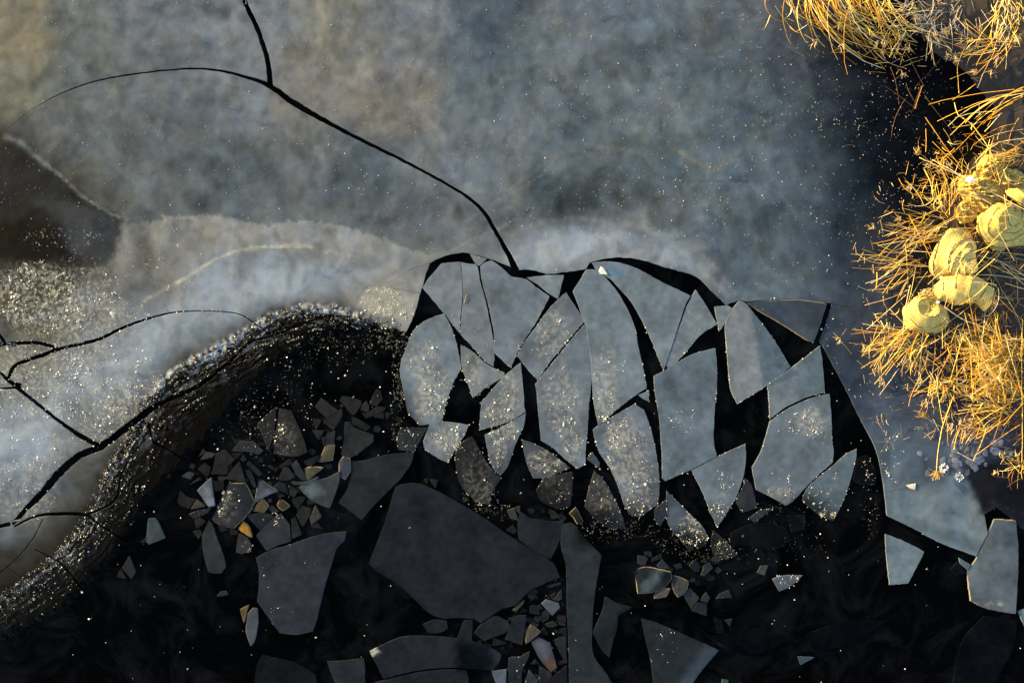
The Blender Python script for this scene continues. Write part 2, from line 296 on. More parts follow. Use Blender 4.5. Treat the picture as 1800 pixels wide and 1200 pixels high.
def ice_tone(x, y, crust=True):
    c = cloud(x, y)
    sl_ = lin(c)
    wx = x+5*fbm(x/14, y/14, 31, 3); wy = y+5*fbm(x/14, y/14, 37, 3)
    # pale tan shelf below the ragged rim
    d, s, sg = pdist(wx, wy, BAND); fade = smooth((wx-190)/30)*smooth((830-wx)/120)
    m = smooth(1.1-d/70)*smooth((sg*d+1.5)/2.5)*fade*0.75; m = np.maximum(m, np.exp(-((sg*d-1.5)/2.2)**2)*fade*0.6)
    sl_ = sl_*(1-m[:,None])+lin((140,139,135))*m[:,None]
    m = smooth(1.1-d/45)*smooth((-sg*d+1.5)/2.5)*fade*0.6
    sl_ = sl_*(1-m[:,None])+lin((87,92,94))*m[:,None]
    for cx, cy, rx, ry, nn, sz in FZ:
        if nn < 110 or sz < 2: continue
        q = ((x-cx)/rx)**2+((y-cy)/ry)**2; b_ = q < 1.6
        if not b_.any(): continue
        m = (smooth((1.5-q[b_])/1.2)*np.clip(0.12+1.5*fbm(x[b_]/5, y[b_]/5, 402, 3), 0, .8)*min(1, nn/(rx*ry)*9))[:,None]; sl_[b_] = sl_[b_]*(1-m)+lin((160,154,140))*m
    for P, rgb, soft, k in PATCH:
        P = np.array(P, float)
        bb = (wx > P[:,0].min()-3*soft) & (wx < P[:,0].max()+3*soft) & (wy > P[:,1].min()-3*soft) & (wy < P[:,1].max()+3*soft)
        if not bb.any(): continue
        X, Y = wx[bb], wy[bb]; d, _, _ = pdist(X, Y, P, True); ins = pip(X, Y, P); sd_ = np.where(ins, d, -d)
        m = (smooth(0.5+sd_/(2*soft))*k)[:,None]; sl_[bb] = sl_[bb]*(1-m)+lin(rgb)*m
    for P, w, rgb, k in STREAK:
        P = cat(P, step=8)[:,:2] if len(P) > 2 else np.array(P, float)
        bb = (wx > P[:,0].min()-3*w) & (wx < P[:,0].max()+3*w) & (wy > P[:,1].min()-3*w) & (wy < P[:,1].max()+3*w)
        if not bb.any(): continue
        d, s, _ = pdist(x[bb]+(wx[bb]-x[bb])*0.4, y[bb]+(wy[bb]-y[bb])*0.4, P); m = (np.exp(-(d/w)**2)*k*(0.7+0.5*fbm(s/15, s*0, 5, 2)))[:,None]
        sl_[bb] = sl_[bb]*(1-m)+lin(rgb)*m
    # clouds and wisps
    q = fbm(wx/70+0.8*fbm(x/120, y/120, 51, 2), wy/70, 41, 5); q2 = fbm(x/17, y/17, 61, 4); q3 = pn(x/5, y/5, 71)
    sw = fbm((x+75*fbm(x/110, y/110, 501, 3))/60, (y+75*fbm(x/110, y/110, 502, 3))/60, 503, 4); rv = 1-2.2*np.abs(fbm((x+90*fbm(x/130, y/130, 511, 3))/105, (y+90*fbm(x/130, y/130, 512, 3))/105, 513, 3)); g = 1+0.12*q+0.34*sw+0.20*np.clip(rv, -.6, 1)+0.06*q2+0.06*q3
    warm = fbm(x/55, y/55, 77, 4); wv = np.stack([1+0.09*warm, 1+0.02*warm, 1-0.08*warm], 1)
    pit = smooth((fbm(wx/38, wy/38, 91, 4)-0.25)/0.35); g = g*(1-0.14*pit)
    g = g*(1-0.13*smooth((x-830)/150)*smooth((430-y)/60)-0.05*smooth((440-y)/60))*(1+0.22*np.clip(fbm(wx/34, wy/34, 505, 3), -1, 1)*smooth((450-y)/60))
    out = np.clip(sl_*np.clip(g, 0.35, 1.8)[:,None]*wv, 0.0008, 0.6)
    d, s, sg = pdist(x, y, CREST_S); dd = np.where(sg < 0, d, -d)   # >0 : on the crust side
    # crust: dark layered ice with paler streaks that follow the curve, pale knobbly crest
    left = x < 715; wdd = dd+10*fbm(x/55, y/55, 18, 3)+2.5*fbm(x/12, y/12, 16, 2); lump = fbm(x/16, y/16, 151, 4)
    line = smooth((fbm(s/75+0.3*fbm(x/40, y/40, 8, 2), wdd/6.0, 141, 3)-0.04)/0.22); pd_ = np.clip(dd, 0, None); sw_ = 0.4+0.6*smooth((x-200)/80)
    brt = (0.50*np.exp(-pd_/15)+0.12*np.exp(-pd_/45))*sw_*np.clip(0.45+1.5*fbm(s/30, wdd/20, 143, 3), 0.05, 1.3)
    cr_ = 0.0012+line*brt+0.05*np.clip(fbm(x/4, y/4, 145, 2), 0, 1)*np.exp(-pd_/40)+0.09*np.clip(fbm(x/18, y/18, 147, 4), 0, 1)*(1-sw_)*smooth(1.1-dd/60)
    dh = edge_dist(x, y); cr_ = cr_*(0.02+0.98*smooth((dh+9*lump)/30))*(0.45+0.55*np.exp(-pd_/22))
    m = (smooth((dd+3+9*lump)/9)*left)[:,None]; out = out*(1-smooth((dd+26)/30)[:,None]*left[:,None]*0.45)
    out = out*(1-m)+cr_[:,None]*np.array((.86,.97,1.1))*m
    bead = np.clip(fbm(x/10, y/10, 155, 3)*2.2+.25, 0, 1)*np.exp(-((dd-1-4*lump)/6.5)**2)*smooth((x-235)/60)*smooth((660-x)/50)
    out = out*(1-bead[:,None]*.85)+0.5*bead[:,None]*.85
    grit = 0.02+0.07*smooth((dd+6)/25)
    grit = np.where(x > 760, 0.02, grit)
    return out, np.clip(grit, 0, 1), dd, s
def ice_height(x, y, dd, s):
    n = x*0
    lump = np.exp(-((dd-6)/11)**2)*(0.55+0.9*fbm(x/12, y/12, 101, 3))*0.010*np.clip((x-150)/150, 0.3, 1)
    wdd = dd+9*fbm(x/45, y/45, 18, 3); amp = 0.35+1.3*np.clip(fbm(x/60, y/60, 19, 2)+.3, 0, 1); rid = smooth((dd-4)/14)*np.abs(fbm(s/105+0.4*fbm(x/40, y/40, 8, 2), wdd/10.0, 111, 3))*0.009*amp*smooth(1.3-dd/90)
    fine = smooth((dd+4)/10)*fbm(x/6, y/6, 121, 3)*0.005*(0.4+np.clip(fbm(x/30, y/30, 20, 2)*2, 0, 1.4))
    h = np.clip(lump, 0, None)+rid+fine*(.15+.5*np.exp(-np.clip(dd, 0, None)/18))+0.009*smooth(dd/75)
    h = np.where(x > 715, 0, h)
    f = smooth((edge_dist(x, y)+7*fbm(x/14, y/14, 133, 3))/14); f = np.where((x > 690), 1, f); h = h*f-0.0125*(1-f)
    h = h+0.0016*fbm(x/40, y/40, 131, 3)
    return h

# ------------------------------------------------------------------ open water outline inside the ice, and cracks
HOLE = [(718,575),(732,540),(738,515),(743,503),(748,482),(756,462),(780,450),(812,444),(826,445.3),(845,450),(864,456),(887,464.5),(908,473),(935,474),(962,481),(990,478.5),(1030,473),(1035,463),(1039,460),
 (1060,455),(1090,452),(1130,457),(1170,470),(1222,485),(1250,510),(1277,536),(1298,527),(1312,529),(1345,527),(1400,526),(1462,533),(1461,540),(1452,570),(1440,601),(1446,608),(1480,670),(1515,740),(1540,790),(1553,850),(1559,906),(1605,928),(1654,954),(1716,977),
 (1736,937),(1730,904),(1751,890),(1782,913),(1800,930),(1870,965),(2300,1150),(2600,1300),(2600,1900),(-900,1900),(-900,1560),(-400,1330),(-50,1150),(0,1130),(45,1105),(80,1090),(118,1070),(150,1035),(175,1005),(200,985),(215,955),(235,925),(250,905),(262,880),(285,862),(305,835),(335,805),(365,775),(400,735),(430,700),(462,668),(490,640),(530,612),(570,592),(610,580),(650,582),(690,590),(703,598)]
CRK = [
 [(428,-700,9),(428,-60,9),(430,0,9),(450,45,9),(463,80,9),(472,115,10),(476,155,11)],
 [(15,225,.8),(60,190,1.2),(130,155,2.8),(200,136,3.4),(300,123,3.6),(370,122,4.5),(430,135,6),(475,152,9),(520,183,11),(600,228,8),(700,278,6),(770,315,5.5),(820,345,6),(850,372,8),(870,405,8),(890,440,9),(908,476,13)],
 [(-700,620,8),(-30,608,6),(0,605,8),(30,603,7),(70,603,7),(105,614,7)],
 [(14,668,6),(18,655,8),(30,640,7),(80,622,8),(108,612,7),(170,597,7),(230,570,5.5),(290,552,4),(330,547,3),(380,547,2.6),(420,552,2.6),(445,566,3),(470,583,3),(490,592,3)],
 [(-40,640,4),(0,655,5),(14,668,8),(60,705,7),(100,737,7),(140,765,9),(178,785,10)],
 [(-20,560,3),(0,590,7),(10,606,6)], [(-700,700,4),(-20,684,4),(14,668,6)],
 [(620,556,2),(570,556,3),(530,570,3.5),(480,590,4.5),(440,602,5),(400,640,6),(360,672,7),(330,688,9),(290,705,10),(250,730,13),(215,757,13),(178,784,14),(140,800,13),(105,830,15),(75,865,13),(45,895,10),(20,920,8),(-30,932,8),(-700,1100,10)],
 [(25,925,5),(60,908,5),(100,903,7),(150,905,6.5),(180,925,4),(205,940,3),(225,960,3)], [(150,905,5),(180,893,5),(205,875,5),(215,830,3),(240,790,2.5),(265,760,2),(250,738,3)],
 [(75,912,2.5),(55,950,2.5),(20,990,2.5),(-30,1030,3)], [(60,965,2.5),(100,985,3),(130,1015,3.2),(150,1045,3)], [(262,742,4),(270,775,4),(300,792,3),(330,812,3)],
 [(20,1002,1.5),(60,1030,2),(75,1050,1.5)], [(480,590,3),(490,610,3),(505,622,3),(530,618,3)],
 [(627,530,.8),(640,508,.9),(660,502,.9),(700,508,1),(740,516,1.2)], [(680,500,.8),(720,475,.9),(757,462,1.2)],
 [(1460,534,1.6),(1500,541,.9)], [(1552,867,1.4),(1600,856,1.1),(1640,846,.8)],
 [(690,818,.8),(691,819,.8)],
]
HOLE_S = outline(HOLE, 30, 6.0, 0.5)
CRK_S = [strip(c) for c in CRK]
def in_holes(x, y):
    m = pip(x, y, HOLE_S)
    for c in CRK_S: m |= pip(x, y, c)
    return m
def cdt(points, loops):
    vs = [Vector(p) for p in points]; es = []
    for lp in loops:
        b = len(vs); vs += [Vector((float(a), float(c))) for a, c in lp]; es += [(b+i, b+(i+1) % len(lp)) for i in range(len(lp))]
    r = geometry.delaunay_2d_cdt(vs, es, [], 0, 0.02)
    return np.array([(v.x, v.y) for v in r[0]]), np.array(r[2])
def walls(V, F, colr, wch, depth=0.03, rim=None, zoff=None):
    """top mesh V (world xyz) with faces F -> add chamfer + side walls round every boundary edge"""
    e = np.vstack([F[:,[0,1]], F[:,[1,2]], F[:,[2,0]]]); key = {}
    for a, b in e: key[(int(a), int(b))] = 1
    bd = [(a, b) for (a, b) in key if (b, a) not in key]
    off = {}; 
    for a, b in bd:
        d = V[b]-V[a]; n = np.array([d[1], -d[0]]); n = n/max(np.linalg.norm(n), 1e-9)
        off[a] = off.get(a, 0)+n; off[b] = off.get(b, 0)+n
    ids = {}; nv = []; nc = []
    for v, n in off.items():
        n = n/max(np.linalg.norm(n), 0.5); p = V[v]
        ids[v] = len(V)+len(nv)
        nv.append((p[0]+n[0]*wch, p[1]+n[1]*wch, p[2]-wch)); nv.append((p[0]+n[0]*wch, p[1]+n[1]*wch, p[2]-depth))
        c = colr[v].copy()
        if rim is not None: c[:3] = rim
        nc += [c, c]
    fs = [tuple(f) for f in F]
    for a, b in bd:
        fs.append((a, ids[a], ids[b], b)); fs.append((ids[a], ids[a]+1, ids[b]+1, ids[b]))
    return np.vstack([V, nv]), fs, np.vstack([colr, nc])

# ---- water
wz = -0.010
g = 150.0
tag(mesh_obj('water', [(-g,-g,wz),(g,-g,wz),(g,g,wz),(-g,g,wz)], [(0,1,2,3)], M_WATER), kind='structure')

# ---- big sheets
def big_ice():
    pts = []
    def grid(x0, x1, y0, y1, st):
        xs = np.arange(x0, x1, st); ys = np.arange(y0, y1, st); X, Y = np.meshgrid(xs, ys); X = X.ravel(); Y = Y.ravel()
        return X+rng.uniform(-.28, .28, len(X))*st, Y+rng.uniform(-.28, .28, len(Y))*st
    X, Y = grid(-30, 1830, -30, 1180, 4.0)
    d, s, sg = pdist(X, Y, CREST_S[::2]); dd = np.where(sg < 0, d, -d); keep = ~((dd > -22) & (X < 725)); X, Y = X[keep], Y[keep]
    X2, Y2 = grid(-30, 725, 520, 1180, 2.6); d, s, sg = pdist(X2, Y2, CREST_S[::2]); dd = np.where(sg < 0, d, -d); k = (dd > -22); X2, Y2 = X2[k], Y2[k]
    X3, Y3 = grid(-600, 2400, -600, 1900, 28.0); k = ~((X3 > -40) & (X3 < 1840) & (Y3 > -40) & (Y3 < 1190)); X3, Y3 = X3[k], Y3[k]
    X = np.concatenate([X, X2, X3]); Y = np.concatenate([Y, Y2, Y3]); k = ~in_holes(X, Y); X, Y = X[k], Y[k]
    dom = outline([(-600,-600),(2400,-600),(2400,1900),(-600,1900)], 30, 30, 0)
    V, F = cdt(np.stack([X, Y], 1), [dom, HOLE_S]+CRK_S)
    C = V[F].mean(1); bad = in_holes(C[:,0], C[:,1]); F = F[~bad]
    # orientation: photo y is down, flip so the faces look up
    a = V[F[:,1]]-V[F[:,0]]; b = V[F[:,2]]-V[F[:,0]]; cr = a[:,0]*b[:,1]-a[:,1]*b[:,0]
    F = F[np.abs(cr) > 1e-7]; cr = cr[np.abs(cr) > 1e-7]; F[cr > 0] = F[cr > 0][:,::-1]
    par = np.arange(len(V))
    def find(i):
        while par[i] != i: par[i] = par[par[i]]; i = par[i]
        return i
    for f in F:
        r0 = find(f[0]); r1 = find(f[1]); r2 = find(f[2]); par[r1] = r0; par[find(r2)] = r0
    root = np.array([find(i) for i in F[:,0]])
    tone, grit, dd, s = ice_tone(V[:,0], V[:,1]); hh = ice_height(V[:,0], V[:,1], dd, s)
    col = np.hstack([np.maximum(tone-.003, .0006)*KV, grit[:,None]])
    tests = [((1200,200),'ice_sheet',None,None), ((300,250),'ice_sheet',None,None),
      ((250,620),'ice_plate','pale grey frosted plate between two black cracks and the glittering crest','ice plate'),
      ((60,780),'ice_plate','bluish white triangular plate with fine frost at the left border','ice plate'),
      ((35,625),'ice_plate','narrow frosted sliver between two joining cracks at the left border','ice plate'),
      ((10,920),'ice_plate','small bluish sliver in the crack fork at the left border','ice plate'),
      ((130,860),'ice_plate','dark crusty plate with a bluish point beside the widest left crack','ice plate'),
      ((450,640),'ice_plate','long black layered crust curving round the open water','ice plate'),
      ((400,610),'ice_plate','bright crested strip of rough ice above the layered crust','ice plate'),
      ((60,1000),'ice_plate','brown speckled crust plate below the forked cracks at lower left','ice plate')]
    names = {}
    Cx = V[F].mean(1)
    for (p, nm, lb, ct) in tests:
        i = np.argmin((Cx[:,0]-p[0])**2+(Cx[:,1]-p[1])**2); names.setdefault(root[i], (nm, lb, ct))
    k = 0; extra = ['crust fragment with glittering flecks on the lower left margin', 'thin crust splinter between hairline cracks at lower left', 'small wedge of rough crust beside the black water', 'narrow dark crust fragment touching the wide crack',
        'dim broken crust piece along the inner rim', 'pale crust chip near the forked crack', 'crust block with a bright ridge near the water', 'dark crust slab at the bottom of the rough margin', 'rough crust corner between two thin cracks', 'grey crust strip under the crest', 'tiny crust chip in a crack', 'crust tongue reaching the black water']
    for r in np.unique(root):
        f = F[root == r]; area = 0.5*np.abs(np.cross(V[f[:,1]]-V[f[:,0]], V[f[:,2]]-V[f[:,0]])).sum()
        if area < 60: continue
        u, inv = np.unique(f, return_inverse=True); f2 = inv.reshape(f.shape); p = V[u]
        v3 = np.stack([(p[:,0]-900)*S, (600-p[:,1])*S, hh[u]], 1)
        a_ = v3[f2[:,1]]-v3[f2[:,0]]; b_ = v3[f2[:,2]]-v3[f2[:,0]]; cz = a_[:,0]*b_[:,1]-a_[:,1]*b_[:,0]
        f2[cz < 0] = f2[cz < 0][:,::-1]
        v, fs, cc = walls(v3, f2, col[u], 0.0022, 0.035)
        nm, lb, ct = names.get(r, ('ice_plate', None, 'ice plate'))
        cen = (float(v3[:,0].mean()), float(v3[:,1].mean()), 0.0)
        o = mesh_obj(nm, v, fs, M_ICE, col=cc, loc=cen)
        print('SHEET', nm, int(area), 'centre px', int(p[:,0].mean()), int(p[:,1].mean()), lb)
        if nm == 'ice_sheet': tag(o, kind='structure')
        else:
            if lb is None: lb = extra[k % len(extra)]; k += 1
            tag(o, lb, ct)
big_ice()

